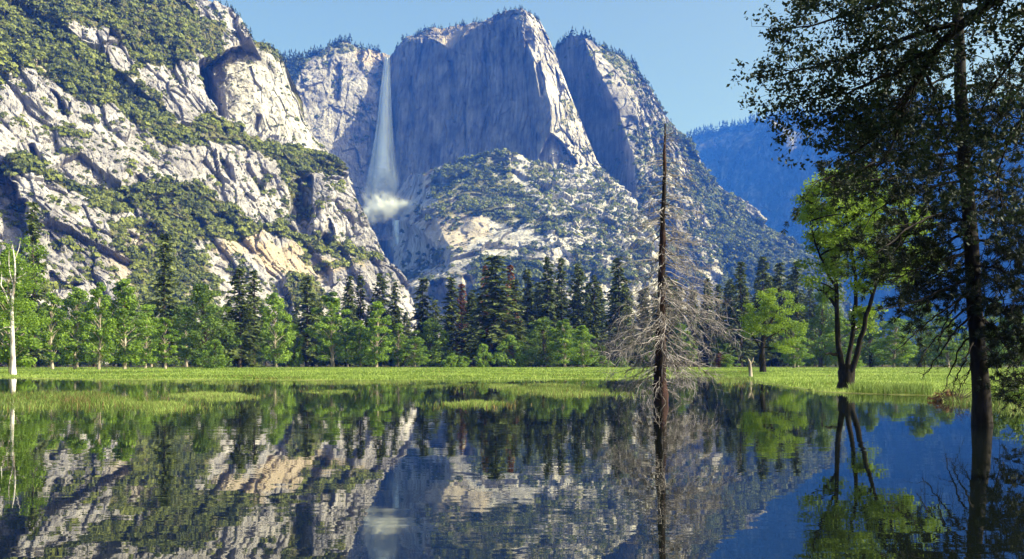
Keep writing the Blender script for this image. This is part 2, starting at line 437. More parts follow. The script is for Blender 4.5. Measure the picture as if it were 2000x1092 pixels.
netA = [
 ([-300, 0, 130, 260, 390, 510, 620, 720, 830], 709.5, [750, 850, 900, 1000, 1100, 1200, 1300, 1380, 1450]),
 ([-300, 0, 130, 260, 390, 510, 610, 700, 792], [570, 565, 560, 560, 560, 560, 560, 560, 562], [800, 920, 980, 1080, 1180, 1290, 1390, 1470, 1530]),
 ([-300, 0, 130, 260, 390, 500, 590, 660, 738], [440, 450, 455, 460, 465, 465, 462, 466, 470], [880, 1010, 1080, 1170, 1270, 1370, 1460, 1530, 1580]),
 ([-300, 0, 130, 260, 380, 490, 590, 645, 698], [330, 345, 360, 370, 375, 385, 385, 385, 390], [950, 1090, 1160, 1250, 1340, 1430, 1520, 1550, 1600]),
 ([-300, 0, 130, 260, 380, 470, 560, 625, 680], [230, 250, 265, 280, 283, 285, 300, 325, 338], [1020, 1160, 1230, 1320, 1410, 1500, 1600, 1620, 1640]),
 ([-300, 0, 130, 250, 350, 430, 520, 590, 668], [120, 150, 165, 190, 220, 235, 268, 300, 322], [1100, 1240, 1310, 1390, 1480, 1580, 1680, 1700, 1700]),
 ([-300, 0, 130, 240, 320, 370, 420, 500, 600], [-60, 20, 40, 70, 110, 130, 150, 230, 290], [1200, 1350, 1420, 1490, 1570, 1640, 1700, 1800, 1800]),
 ([-300, 0, 140, 250, 340, 400, 440, 490, 560], [-200, -110, -60, -20, 20, 60, 90, 120, 200], [1350, 1500, 1560, 1620, 1700, 1760, 1800, 1900, 1900]),
 ([-300, 0, 200, 320, 385, 440, 480, 500, 560], [-330, -230, -130, -60, 0, 42, 74, 110, 190], [1500, 1680, 1740, 1800, 1850, 1880, 1900, 1960, 1960]),
]
vegA = [
 ([(-320, -400), (345, -150), (370, 0), (420, 40), (455, 62), (490, 78), (470, 95), (430, 112), (395, 128), (385, 142), (350, 137), (300, 128), (262, 140), (300, 178), (335, 225), (372, 280), (330, 285), (280, 262), (230, 235), (190, 218), (140, 180), (90, 150), (40, 150), (0, 172), (-320, 100)], 0.92),
 ([(128, 48), (180, 65), (230, 82), (250, 98), (258, 118), (282, 125), (250, 137), (213, 120), (205, 105), (170, 92), (148, 75)], 0.05),
 ([(60, 122), (96, 128), (86, 142), (58, 140)], 0.0),
 ([(250, 150), (300, 160), (330, 190), (300, 180)], 0.2),
 ([(315, 225), (345, 250), (400, 233), (425, 225), (450, 240), (500, 265), (560, 285), (620, 298), (660, 316), (676, 333), (625, 341), (605, 346), (592, 380), (605, 400), (560, 390), (545, 340), (530, 312), (500, 298), (460, 282), (420, 275), (380, 285), (350, 280), (325, 255)], 0.85),
 ([(545, 335), (604, 345), (600, 380), (607, 410), (600, 440), (580, 430), (560, 400)], 0.7),
 ([(10, 318), (50, 325), (100, 340), (150, 355), (180, 368), (230, 368), (270, 375), (320, 365), (350, 360), (400, 375), (450, 398), (490, 430), (520, 438), (560, 448), (600, 458), (650, 468), (700, 480), (745, 495), (748, 508), (700, 507), (650, 500), (600, 482), (560, 467), (530, 452), (500, 457), (470, 468), (430, 462), (380, 458), (340, 452), (300, 432), (270, 412), (230, 414), (190, 402), (150, 377), (100, 360), (50, 350), (15, 342)], 0.95),
 ([(200, 440), (260, 430), (300, 430), (340, 450), (400, 460), (420, 470), (400, 500), (430, 540), (440, 620), (250, 620), (260, 520), (220, 480)], 0.62),
 ([(590, 498), (640, 510), (700, 508), (730, 500), (700, 521), (640, 524), (600, 516)], 0.75),
 ([(555, 545), (620, 545), (640, 600), (555, 600)], 0.9),
 ([(60, 200), (240, 215), (330, 300), (300, 350), (120, 330)], 0.12),
 ([(370, 285), (540, 310), (600, 440), (440, 390)], 0.16),
 ([(440, 62), (470, 66), (520, 40), (560, 200), (440, 112)], 0.25),
 ([(380, 120), (404, 120), (422, 138), (452, 190), (466, 246), (424, 246), (398, 195), (382, 160)], 0.0),
]
pitsA = [
 ([(388, 130), (405, 122), (440, 101), (470, 88), (498, 82), (600, 90), (640, 200), (700, 330), (640, 306), (560, 282), (500, 260), (455, 240), (428, 240), (402, 195), (388, 160)], 520),
 ([(-40, 335), (6, 322), (16, 350), (30, 362), (36, 392), (52, 400), (50, 440), (62, 462), (46, 480), (56, 505), (20, 530), (-40, 530)], 75),
 ([(55, 282), (66, 282), (92, 330), (78, 336)], 30),
 ([(96, 178), (112, 182), (135, 225), (122, 228)], 28),
 ([(160, 175), (168, 172), (180, 190), (172, 198)], 22),
 ([(578, 350), (606, 348), (612, 410), (606, 470), (585, 455), (570, 410)], 45),
 ([(628, 470), (642, 430), (652, 460), (646, 485)], 25),
 ([(425, 300), (445, 330), (455, 365), (438, 355), (420, 325)], 26),
 ([(485, 310), (505, 350), (515, 385), (498, 365), (480, 330)], 22),
 ([(255, 345), (272, 350), (285, 375), (268, 370)], 22),
 ([(250, 455), (290, 475), (285, 485), (250, 468)], 18),
 ([(95, 445), (120, 470), (112, 490), (92, 470)], 22),
 ([(98, 520), (125, 540), (170, 545), (120, 560), (98, 550)], 25),
]
tansA = [([(480, 480), (560, 475), (640, 505), (720, 520), (600, 540), (500, 520)], 0.65), ([(420, 475), (520, 440), (520, 470), (450, 500)], 0.6),
         ([(62, 122), (96, 126), (88, 142), (60, 140)], 0.8), ([(200, 500), (300, 440), (420, 520), (380, 600), (250, 560)], 0.3)]
mA = mass("mountain", netA, 620, 640, M['granite'], dispA, (0.45, -0.75, 0.3), vegA, pitsA, tansA, 0.03, "pale granite mountain wall on the left, crossed by diagonal green ledges of scrub", sc=0.72)

netDome = [
 ([420, 455, 490, 530, 580, 640, 690], [310, 310, 320, 330, 340, 350, 360], [1860, 1770, 1790, 1820, 1860, 1930, 2010]),
 ([426, 454, 480, 520, 565, 615, 664], [240, 240, 250, 265, 280, 300, 324], [1910, 1810, 1820, 1840, 1890, 1960, 2040]),
 ([402, 436, 465, 500, 540, 582, 606], [185, 185, 190, 195, 200, 225, 262], [1970, 1860, 1850, 1860, 1900, 1970, 2050]),
 ([388, 406, 440, 485, 520, 552, 568], [140, 133, 126, 130, 135, 145, 175], [2010, 1900, 1880, 1890, 1920, 1970, 2050]),
 ([405, 425, 455, 490, 515, 538, 553], [128, 112, 92, 79, 83, 95, 118], [2010, 1950, 1940, 1940, 1960, 2000, 2060]),
]
mDome = mass("rock_dome", netDome, 230, 260, M['talus'], lambda P, x, y: dispB(P, x, y) * 0.9, (0.4, -0.8, 0.3),
             [([(440, 95), (490, 76), (525, 84), (545, 100), (560, 130), (530, 105), (490, 90), (450, 110)], 0.6)],
             [([(500, 225), (510, 228), (508, 255), (498, 250)], 20)], [], 0.03,
             "rounded pale granite buttress above the wooded ledge, left of the falls", sc=0.74)

netCrag = [([290, 340, 380, 420, 455, 480, 500], 110, [1990] * 7),
           ([290, 340, 380, 420, 452, 475, 497], [0, 20, 40, 50, 60, 70, 85], [2020, 2020, 2025, 2030, 2040, 2060, 2090]),
           ([295, 345, 385, 420, 448, 470, 490], [-70, -35, -8, 8, 18, 34, 72], [2060, 2060, 2065, 2070, 2080, 2100, 2130])]
mCrag = mass("summit_crag", netCrag, 130, 90, M['granite'], dispB, (0.4, -0.8, 0.2), [], [([(448, 20), (462, 22), (466, 62), (450, 55)], 40)], [], 0.05,
             "pale jagged crag on the skyline above the green upper slope", sc=0.78)

netB = [
 ([520, 570, 620, 670, 720, 757, 800], 470, [2190, 2250, 2310, 2370, 2430, 2480, 2530]),
 ([520, 570, 620, 670, 720, 757, 800], 280, [2250, 2310, 2370, 2425, 2485, 2530, 2570]),
 ([520, 570, 615, 668, 720, 757, 800], [180, 180, 165, 165, 165, 165, 165], [2280, 2345, 2395, 2450, 2510, 2560, 2600]),
 ([520, 555, 605, 650, 685, 725, 775], [125, 128, 125, 112, 105, 108, 125], [2320, 2380, 2430, 2480, 2530, 2580, 2620]),
 ([520, 550, 600, 645, 682, 735, 775], [112, 116, 116, 90, 82, 98, 119], [2360, 2430, 2480, 2520, 2560, 2600, 2650]),
]
mB = mass("amphitheatre_wall", netB, 260, 330, M['wall'], dispB, (0.4, -0.85, 0.2),
          [([(530, 100), (612, 105), (590, 140), (572, 165), (550, 150)], 0.95), ([(600, 115), (640, 85), (700, 78), (720, 90), (680, 105), (640, 112)], 0.45)],
          [([(648, 130), (668, 122), (660, 200), (640, 200)], 30), ([(690, 110), (712, 92), (708, 135), (680, 130)], 28), ([(625, 115), (650, 100), (640, 150), (628, 150)], 20)],
          [([(700, 85), (752, 95), (750, 120), (715, 125)], 0.5)], 0.08, "sunlit granite wall left of the waterfall with a shadow edge across it", sc=1.3)

netC = [
 ([735, 790, 840, 900, 960, 1020, 1070, 1110, 1180, 1260], 460, [2480, 2400, 2340, 2270, 2200, 2130, 2080, 2040, 2090, 2160]),
 ([745, 790, 840, 900, 960, 1015, 1050, 1078, 1112, 1165], 312, [2530, 2450, 2390, 2320, 2250, 2190, 2140, 2110, 2140, 2200]),
 ([752, 790, 840, 900, 960, 1010, 1045, 1076, 1092, 1122], 205, [2550, 2480, 2420, 2350, 2280, 2220, 2170, 2140, 2165, 2220]),
 ([757, 790, 835, 890, 945, 990, 1025, 1048, 1064, 1090], 122, [2565, 2500, 2440, 2370, 2300, 2240, 2190, 2160, 2190, 2240]),
 ([757, 772, 800, 838, 876, 905, 940, 1004, 1040, 1075], [119, 99, 79, 72, 95, 76, 50, 32, 60, 80], [2570, 2540, 2500, 2450, 2390, 2350, 2310, 2230, 2195, 2250]),
 ([757, 775, 795, 832, 870, 903, 938, 985, 1025, 1058], [115, 93, 73, 59, 52, 48, 44, 20, 19, 47], [2610, 2590, 2560, 2530, 2510, 2470, 2370, 2270, 2230, 2280]),
]
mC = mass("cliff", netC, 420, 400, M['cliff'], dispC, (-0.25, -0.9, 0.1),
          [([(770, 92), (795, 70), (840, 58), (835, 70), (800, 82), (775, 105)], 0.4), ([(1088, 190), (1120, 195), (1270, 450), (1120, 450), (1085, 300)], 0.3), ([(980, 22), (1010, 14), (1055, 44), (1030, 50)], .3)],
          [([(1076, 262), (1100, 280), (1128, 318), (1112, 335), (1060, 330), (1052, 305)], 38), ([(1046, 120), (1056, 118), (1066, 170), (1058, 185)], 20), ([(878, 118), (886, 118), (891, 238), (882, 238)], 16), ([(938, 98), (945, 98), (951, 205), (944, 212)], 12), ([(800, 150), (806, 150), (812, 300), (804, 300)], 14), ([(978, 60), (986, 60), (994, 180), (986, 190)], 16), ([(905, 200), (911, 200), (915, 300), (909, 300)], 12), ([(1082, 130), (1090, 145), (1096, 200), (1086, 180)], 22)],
          [([(845, 55), (935, 44), (928, 60), (900, 80), (875, 97), (848, 75)], 0.55)], 0.02, "great blue shaded granite cliff right of the waterfall with a sunlit right edge", smooth_k=1, sc=1.3, pale=[[(1000, 15), (1060, 40), (1130, 200), (1280, 470), (1100, 470), (1060, 312), (1082, 240), (1066, 180), (1046, 130), (1030, 80)]])  # pale outline: the sunlit right edge, its brightness painted into the rock

netD = [
 ([1150, 1180, 1210, 1235, 1260, 1330, 1400, 1480, 1560, 1700], 709.5, [2100, 2000, 1900, 1800, 1700, 1650, 1650, 1700, 1800, 2000]),
 ([1150, 1185, 1215, 1240, 1258, 1320, 1400, 1480, 1560, 1640], [560, 560, 560, 560, 560, 565, 565, 560, 545, 530], [2250, 2180, 2090, 2000, 1900, 1850, 1860, 1920, 2000, 2150]),
 ([1120, 1165, 1205, 1232, 1245, 1300, 1360, 1410, 1460, 1512], [430, 430, 425, 420, 420, 420, 425, 430, 440, 452], [2350, 2280, 2210, 2140, 2060, 2050, 2090, 2150, 2230, 2320]),
 ([1100, 1150, 1190, 1220, 1236, 1270, 1310, 1340, 1365, 1388], [330, 330, 325, 320, 318, 318, 320, 325, 335, 346], [2420, 2350, 2290, 2220, 2150, 2160, 2210, 2270, 2330, 2390]),
 ([1085, 1125, 1160, 1188, 1208, 1235, 1260, 1280, 1295, 1308], [220, 220, 220, 218, 215, 212, 215, 220, 228, 236], [2470, 2410, 2350, 2300, 2250, 2260, 2300, 2350, 2390, 2430]),
 ([1078, 1100, 1125, 1147, 1166, 1192, 1210, 1225, 1238, 1250], [150, 145, 142, 140, 138, 135, 137, 142, 150, 158], [2500, 2450, 2400, 2350, 2310, 2325, 2360, 2400, 2440, 2470]),
 ([1078, 1090, 1105, 1120, 1140, 1158, 1180, 1200, 1220, 1238], [105, 92, 80, 73, 72, 84, 97, 106, 116, 130], [2530, 2490, 2440, 2400, 2370, 2390, 2430, 2470, 2500, 2520]),
]
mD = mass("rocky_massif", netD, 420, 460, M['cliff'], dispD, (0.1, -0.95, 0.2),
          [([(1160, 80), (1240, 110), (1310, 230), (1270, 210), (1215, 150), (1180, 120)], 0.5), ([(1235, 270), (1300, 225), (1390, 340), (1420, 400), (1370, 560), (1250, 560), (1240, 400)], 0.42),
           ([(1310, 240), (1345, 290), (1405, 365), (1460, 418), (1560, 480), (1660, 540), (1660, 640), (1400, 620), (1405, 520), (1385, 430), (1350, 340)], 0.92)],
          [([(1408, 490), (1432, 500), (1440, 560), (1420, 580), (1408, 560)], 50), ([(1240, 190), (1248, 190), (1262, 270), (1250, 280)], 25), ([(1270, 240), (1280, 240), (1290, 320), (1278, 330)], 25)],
          [], 0.06, "steep rocky massif with shaded left face and wooded lower right slope", smooth_k=1, sc=1.3, sunpaint_k=0.5, pale=[[(1142, 70), (1260, 100), (1700, 560), (1700, 720), (1240, 720), (1236, 330), (1206, 215), (1165, 138)]])  # pale outline: sunlit side right of the ridge painted lighter, at reduced strength

netE = [
 ([830, 810, 850, 920, 1000, 1080, 1160, 1230, 1290], 709.5, [1700, 1450, 1350, 1320, 1300, 1300, 1320, 1350, 1400]),
 ([765, 800, 850, 920, 1000, 1080, 1160, 1230, 1300], 560, [1900, 1560, 1480, 1440, 1420, 1420, 1440, 1470, 1520]),
 ([768, 856, 878, 930, 1000, 1085, 1162, 1230, 1296], [525, 520, 525, 530, 530, 530, 530, 530, 530], [1980, 1650, 1540, 1490, 1470, 1470, 1490, 1520, 1570]),
 ([770, 858, 880, 940, 1010, 1090, 1165, 1230, 1290], [490, 488, 488, 490, 490, 490, 490, 490, 490], [2050, 1640, 1600, 1560, 1540, 1540, 1560, 1590, 1640]),
 ([765, 808, 850, 915, 990, 1070, 1150, 1215, 1262], [430, 438, 430, 430, 430, 430, 430, 430, 430], [2250, 1790, 1730, 1690, 1670, 1660, 1680, 1720, 1780]),
 ([770, 835, 860, 920, 990, 1060, 1130, 1190, 1230], 385, [2350, 1880, 1840, 1810, 1800, 1800, 1830, 1880, 1940]),
 ([790, 825, 862, 925, 985, 1040, 1090, 1140, 1180], [350, 338, 325, 315, 303, 318, 328, 325, 335], [2400, 2000, 1970, 1960, 1960, 1970, 1990, 2030, 2080]),
 ([800, 830, 865, 925, 985, 1040, 1090, 1150, 1195], [385, 375, 365, 352, 340, 350, 358, 352, 358], [2460, 2090, 2060, 2050, 2060, 2060, 2090, 2110, 2160]),
]
mE = mass("talus_slope", netE, 460, 380, M['talus'], dispE, (0.15, -0.75, 0.5),
          [([(845, 345), (870, 325), (940, 310), (980, 300), (1010, 312), (1000, 350), (1040, 380), (1052, 410), (1100, 430), (1112, 462), (1080, 465), (1040, 450), (990, 437), (940, 430), (900, 420), (862, 412), (842, 385)], 0.72),
           ([(800, 405), (900, 415), (900, 450), (830, 450)], 0.3), ([(1010, 310), (1160, 320), (1250, 420), (1290, 560), (1110, 560), (1110, 460), (1050, 405)], 0.42),
           ([(930, 505), (1010, 508), (1065, 535), (1060, 600), (930, 600)], 0.95), ([(780, 500), (900, 485), (900, 500), (830, 525), (800, 540)], 0.5), ([(780, 535), (900, 545), (900, 552), (780, 548)], 0.8)],
          [([(838, 548), (862, 552), (884, 600), (838, 600)], 60), ([(905, 545), (920, 550), (940, 600), (915, 600)], 40), ([(1010, 470), (1022, 485), (1030, 505), (1016, 495)], 12)],
          [([(800, 405), (910, 412), (960, 450), (900, 490), (840, 480)], 0.5), ([(830, 340), (850, 335), (848, 372), (832, 365)], 0.5), ([(880, 540), (950, 520), (940, 580), (905, 560)], 0.5)], 0.05,
          "boulder slope of pale granite and scrub below the shaded cliff", smooth_k=1, back=False, sc=1.3)

netF = [
 ([1200, 1345, 1450, 1550, 1700, 1850, 2000, 2200, 2400], 709.5, [4900, 4600, 4300, 4100, 3800, 3500, 3200, 2800, 2400]),
 ([1200, 1345, 1450, 1550, 1700, 1850, 2000, 2200, 2400], 520, [5200, 4850, 4550, 4350, 4050, 3700, 3400, 3000, 2600]),
 ([1200, 1345, 1450, 1550, 1700, 1850, 2000, 2200, 2400], [320, 300, 280, 270, 250, 245, 260, 240, 190], [5400, 5000, 4700, 4500, 4180, 3850, 3520, 3100, 2700]),
 ([1200, 1345, 1450, 1550, 1700, 1850, 2000, 2200, 2400], [300, 274, 249, 238, 215, 210, 228, 205, 155], [5600, 5200, 4900, 4700, 4400, 4000, 3650, 3200, 2800]),
]
mF = mass("far_ridge", netF, 420, 200, M['far'], dispF, (-0.4, -0.85, 0.2), [([(1100, 100), (2500, 100), (2500, 800), (1100, 800)], 0.42)], [], [], 0.42,
          "distant forested valley wall in blue shade on the right", back=True, sc=1.45)

# ------------------------------------------------------------------ scrub and small trees on the mountains
def clump_tpl(k, nq, flat):
    d = rdir(nq); d[:, 2] = np.abs(d[:, 2]) * 1.0 - 0.15
    c = d * np.array([1, 1, flat]) * rng.uniform(0.65, 1.05, (nq, 1)) + np.array([0, 0, 0.35])
    b = MB(); nr = d + 0.55 * rdir(nq)
    b.cards(c, np.cross(nr, rdir(nq)), nr, rng.uniform(0.55, 0.95, nq), rng.uniform(0.45, 0.8, nq), 0)
    return np.concatenate(b.v)
def spire_tpl(nq):
    t = rng.uniform(0, 1, nq) ** 1.3; a = rng.uniform(0, 6.283, nq); r = 0.26 * (1 - t) ** 0.8
    c = np.stack([np.cos(a) * r, np.sin(a) * r, t * 1.0], 1)
    d = np.stack([np.cos(a), np.sin(a), np.full(nq, -0.5)], 1)
    b = MB(); b.cards(c, d, np.stack([np.cos(a) * .5, np.sin(a) * .5, np.ones(nq)], 1) + 0.3 * rdir(nq), 0.34 * (1.05 - t), 0.24 * (1.05 - t) + .03, 0)
    b.cards(np.array([[0, 0, .8], [0, 0, .8]]), np.array([[0, 0, 1.], [0, 0, 1]]), np.array([[1., 0, 0], [0, 1, 0]]), .5, .1, 0)
    return np.concatenate(b.v)
CL = [clump_tpl(k, 30, 0.85) for k in range(7)]
SP = [spire_tpl(34) for k in range(6)]

def scatter(pos, size, tpls, tint, zs=None):
    n = len(pos); kk = rng.integers(0, len(tpls), n); a = rng.uniform(0, 6.283, n)
    Vs, As = [], []
    for k, T in enumerate(tpls):
        m = kk == k
        if not m.any(): continue
        ca, sa = np.cos(a[m])[:, None], np.sin(a[m])[:, None]
        X = T[None, :, 0] * ca - T[None, :, 1] * sa; Y = T[None, :, 0] * sa + T[None, :, 1] * ca
        s_ = size[m][:, None]
        Z = np.broadcast_to(T[None, :, 2], X.shape) * (zs[m][:, None] if zs is not None else 1.0)
        Vs.append((np.stack([X, Y, Z], -1) * s_[..., None] + pos[m][:, None]).reshape(-1, 3))
        As.append(np.repeat(tint[m], len(T)))
    return np.concatenate(Vs), np.concatenate(As)

def pick(m, n, lo=0.1, power=1.0, region=None):
    W = np.clip(m['veg'] - lo, 0, 1) ** power
    ar = np.abs(np.gradient(m['px'], axis=1) * np.gradient(m['py'], axis=0))
    W = W * ar
    W[(m['py'] > 640) | (m['py'] < -60) | (m['px'] < -60)] = 0
    if region is not None: W = W * inpoly(m['px'], m['py'], region)
    W = W.ravel() / W.sum()
    i = rng.choice(W.size, n, p=W)
    return m['P'].reshape(-1, 3)[i] + rng.uniform(-1.5, 1.5, (n, 3)) * np.array([1, 1, 0])

pos, siz, tin = [], [], []
for m, n, lo, s0, t0 in ((mA, 8000, 0.12, 3.3, 0.6), (mDome, 160, 0.1, 3.0, 0.3), (mB, 700, 0.1, 6.0, 0.1), (mE, 4200, 0.1, 5.6, 0.4), (mD, 5200, 0.1, 6.6, 0.35), (mC, 260, 0.1, 5, 0.1), (mCrag, 60, 0.05, 4, .2)):
    p = pick(m, n, lo)
    pos.append(p); siz.append(s0 * rng.uniform(0.35, 1.4, n) ** 1.7)
    tin.append(np.clip(t0 + 0.35 * fbm(p / 60, 2, 301) + rng.normal(0, 0.2, n), 0, 1))
# lone bushes in the joints of the bare rock
for m, n, s0 in ((mA, 1100, 2.4), (mDome, 120, 2.4), (mE, 380, 3.9), (mB, 160, 4.2)):
    ok = (m['py'].ravel() < 600) & (m['px'].ravel() > -40) & (m['py'].ravel() > -40)
    p = m['P'].reshape(-1, 3)[rng.choice(np.nonzero(ok)[0], n)]
    pos.append(p); siz.append(s0 * rng.uniform(0.5, 1.3, n)); tin.append(np.clip(rng.normal(0.25, 0.15, n), 0, 1))
V, A_ = scatter(np.concatenate(pos), np.concatenate(siz), CL, np.concatenate(tin))
tag(make("hillside_scrub", V, [np.arange(len(V)).reshape(-1, 4)], M['scrub'], None, {'tint': A_}), "olive scrub and brush covering the ledges of the granite mountains", None, None, "stuff")

pos, siz, tin, zz = [], [], [], []
def crest(m, n, h, x0, x1, row=-1):
    top = m['P'][row]; x = m['px'][row]; ok = np.nonzero((x > x0) & (x < x1))[0]
    if not len(ok): return
    i = rng.choice(ok, n)
    pos.append(top[i] + np.stack([rng.uniform(-3, 3, n), rng.uniform(-8, 14, n), np.full(n, -2.0)], 1)); siz.append(h * rng.uniform(0.5, 1.25, n)); tin.append(rng.uniform(0, .7, n))
crest(mB, 70, 33, 530, 615); crest(mB, 60, 25, 600, 745); crest(mC, 60, 20, 770, 960); crest(mC, 40, 16, 960, 1060)
crest(mD, 110, 27, 1080, 1250); crest(mF, 420, 85, 1340, 2100); crest(mDome, 26, 12, 430, 555); crest(mCrag, 30, 10, 380, 500); crest(mA, 40, 12, 380, 500)
for row in range(-150, -2, 5): crest(mD, 8, 22, 1240, 1700, row)
def spires(m, n, h, reg, lo=0.1):
    p = pick(m, n, lo, 1.0, reg); pos.append(p); siz.append(h * rng.uniform(0.5, 1.2, n)); tin.append(np.clip(rng.normal(.35, .25, n), 0, 1))
spires(mA, 420, 13.5, [(-50, -60), (420, -60), (480, 80), (400, 240), (240, 200), (-50, 150)]); spires(mA, 260, 10.5, [(0, 300), (740, 300), (760, 520), (0, 520)])
spires(mD, 1100, 22, [(1240, 200), (1700, 200), (1700, 640), (1240, 640)]); spires(mE, 260, 18, [(800, 290), (1250, 290), (1250, 560), (800, 560)])
spires(mB, 90, 28, [(530, 90), (620, 90), (620, 180), (530, 180)]); spires(mF, 3600, 72, [(1330, 200), (2100, 200), (2100, 640), (1330, 640)])
V, A_ = scatter(np.concatenate(pos), np.concatenate(siz), SP, np.concatenate(tin))
tag(make("mountain_forest", V, [np.arange(len(V)).reshape(-1, 4)], M['spire'], None, {'tint': A_}), "tiny dark conifers scattered over the ridges and upper slopes", None, None, "stuff")

# ------------------------------------------------------------------ waterfall
wm, n_, l_, b_ = mat("falling_water")
b_.inputs['Base Color'].default_value = (0.86, 0.91, 0.98, 1); b_.inputs['Roughness'].default_value = 0.8
at = n_.new("ShaderNodeAttribute"); at.attribute_name = 'tint'
tr = n_.new("ShaderNodeBsdfTransparent"); ms = n_.new("ShaderNodeMixShader")
tl_ = n_.new("ShaderNodeBsdfTranslucent"); tl_.inputs[0].default_value = (0.86, 0.91, 0.98, 1); m0 = n_.new("ShaderNodeMixShader"); m0.inputs[0].default_value = 0.06
l_.new(b_.outputs[0], m0.inputs[1]); l_.new(tl_.outputs[0], m0.inputs[2])
l_.new(at.outputs['Fac'], ms.inputs[0]); l_.new(tr.outputs[0], ms.inputs[1]); l_.new(m0.outputs[0], ms.inputs[2]); l_.new(ms.outputs[0], n_["Material Output"].inputs[0])

def fall(parent, name, stations, n, D, dz, alpha):
    """strands of falling water; stations: (py, left px, right px)"""
    S = np.array(stations, float)
    b = MB()
    for k in range(n):
        u = np.clip(rng.normal(0.5, 0.2), 0.0, 1.0)
        t0 = rng.uniform(0, 0.75) if k > n * 0.35 else 0.0
        t1 = min(1.0, t0 + rng.uniform(0.15, 0.5)) if k > n * 0.2 else 1.0
        t = np.linspace(t0, t1, 9)
        ys = S[0, 0] + (S[-1, 0] - S[0, 0]) * t
        L, Rr = np.interp(ys, S[:, 0], S[:, 1]), np.interp(ys, S[:, 0], S[:, 2])
        x = L + (Rr - L) * u + rng.normal(0, 0.5) + np.cumsum(rng.normal(0, 0.25, 9))
        dd = D - dz * t ** 1.4 * rng.uniform(0.5, 1.0) - rng.uniform(0, 6)
        P = world(x, ys, dd)
        wd = (Rr - L) * rng.uniform(0.05, 0.14) * np.sin(np.linspace(0.15, 3.0, 9)) ** 0.6
        Wm = wd / F * D * 0.5
        off = np.stack([Wm, np.zeros(9), np.zeros(9)], 1)
        mid = P + np.array([0, -1, 0]) * Wm[:, None] * 0.8
        al = alpha * (1 - 0.72 * abs(u - 0.5) * 2) * rng.uniform(0.6, 1.0) * np.interp(t, [0, .2, 1], [1, 1, .8])
        VV = np.stack([P - off, mid, P + off], 1).reshape(-1, 3)
        i = np.arange(8)[:, None] * 3
        q = np.concatenate([np.stack([i[:, 0] + c, i[:, 0] + c + 1, i[:, 0] + c + 4, i[:, 0] + c + 3], -1) for c in (0, 1)])
        b.add(VV, q=q, a=np.stack([al * .5, al, al * .5], 1).ravel())
    # the dense core of the fall: a lens-shaped body, opaque in the middle and thinning to its edges
    t = np.linspace(0, 1, 40); ys = S[0, 0] + (S[-1, 0] - S[0, 0]) * t
    L, Rr = np.interp(ys, S[:, 0], S[:, 1]), np.interp(ys, S[:, 0], S[:, 2])
    u = np.linspace(-1, 1, 13); rag = rng.normal(0, .10, (40, 13)); rag = (rag + np.roll(rag, 1, 0) + np.roll(rag, 2, 0)) / 1.7
    X = ((L + Rr) / 2)[:, None] + ((Rr - L) / 2)[:, None] * u[None] * .8
    DD = (D - dz * t ** 1.4)[:, None] - (1 - u[None] ** 2) * ((Rr - L) / 2 / F * D)[:, None] * .8 + rag * 20
    P = world(X, np.broadcast_to(ys[:, None], X.shape), DD).reshape(-1, 3)
    al = alpha * np.clip(1.5 * (1 - np.abs(u[None]) ** 2.2) * np.interp(t, [0, .5, 1], [1.0, 1.0, .8])[:, None] + rag * 1.6 * (np.abs(u[None]) < .99), 0, 1) * (np.abs(u[None]) < .99)
    g = np.arange(40 * 13).reshape(40, 13)
    b.add(P, q=np.stack([g[:-1, :-1], g[:-1, 1:], g[1:, 1:], g[1:, :-1]], -1).reshape(-1, 4), a=al.ravel())
    return b.build(name, wm, parent, True)

wf = empty("waterfall", (0, 0, 0)); wf.location = tuple(world(748, 440, 2440 * 1.3))
def mist(name, c, size, n, rad, alpha, parent):
    """puffs of fine spray: soft-edged discs turned every way, thinning out from the middle"""
    b = MB()
    p = rng.normal(size=(n, 3)) * 0.42
    p = p * np.array(size) + np.asarray(c)
    for k in range(n):
        d = rdir(1)[0]; u = np.cross(d, [0.3, 0.5, 0.8]); u /= np.linalg.norm(u); v = np.cross(d, u)
        r = rad * rng.uniform(0.5, 1.3); t = np.arange(10) * 0.6283
        rr = r * rng.uniform(0.7, 1.2, 10)
        ring = p[k] + rr[:, None] * (np.cos(t)[:, None] * u + np.sin(t)[:, None] * v)
        q = np.linalg.norm((p[k] - c) / np.array(size))
        b.add(np.concatenate([p[k][None], p[k] + (ring - p[k]) * .5, ring]), q=[(1 + m, 11 + m, 11 + (m + 1) % 10, 1 + (m + 1) % 10) for m in range(10)],
              t=[(0, 1 + m, 1 + (m + 1) % 10) for m in range(10)], a=np.concatenate([[1.0], np.full(10, .5), np.zeros(10)]) * alpha * math.exp(-q * q))
    o = b.build(name, wm, parent, True); o.location = tuple(-Vector(parent.location)); return o
f1 = fall(wf, "upper_fall", [(113, 752, 761), (150, 747, 762), (200, 741, 763), (250, 735, 765), (300, 728, 769), (340, 720, 777), (380, 714, 783), (412, 712, 787)], 900, 2520 * 1.3, 140, 1.0)
f2 = fall(wf, "lower_cascade", [(430, 766, 786), (470, 772, 786), (500, 778, 790), (530, 780, 794), (560, 786, 806)], 260, 2120 * 1.3, 340, 1.0)
for f in (f1, f2): f.location = tuple(-Vector(wf.location))
for mx_, my_, msz, mn, ma in ((724, 421, (38, 30, 22), 190, .30), (746, 413, (52, 34, 30), 330, .30), (772, 406, (48, 26, 20), 190, .24), (794, 401, (40, 20, 13), 90, .2), (742, 398, (70, 40, 50), 240, .12)):
    mist("spray_cloud", world(mx_, my_, 1930 * 1.3), msz, mn, 19, ma, wf)
mist("drifting_mist", world(750, 372, 2380 * 1.3), (62, 34, 90), 320, 26, 0.35, wf)
mist("low_mist", world(778, 478, 2080 * 1.3), (40, 30, 70), 160, 22, 0.14, wf)
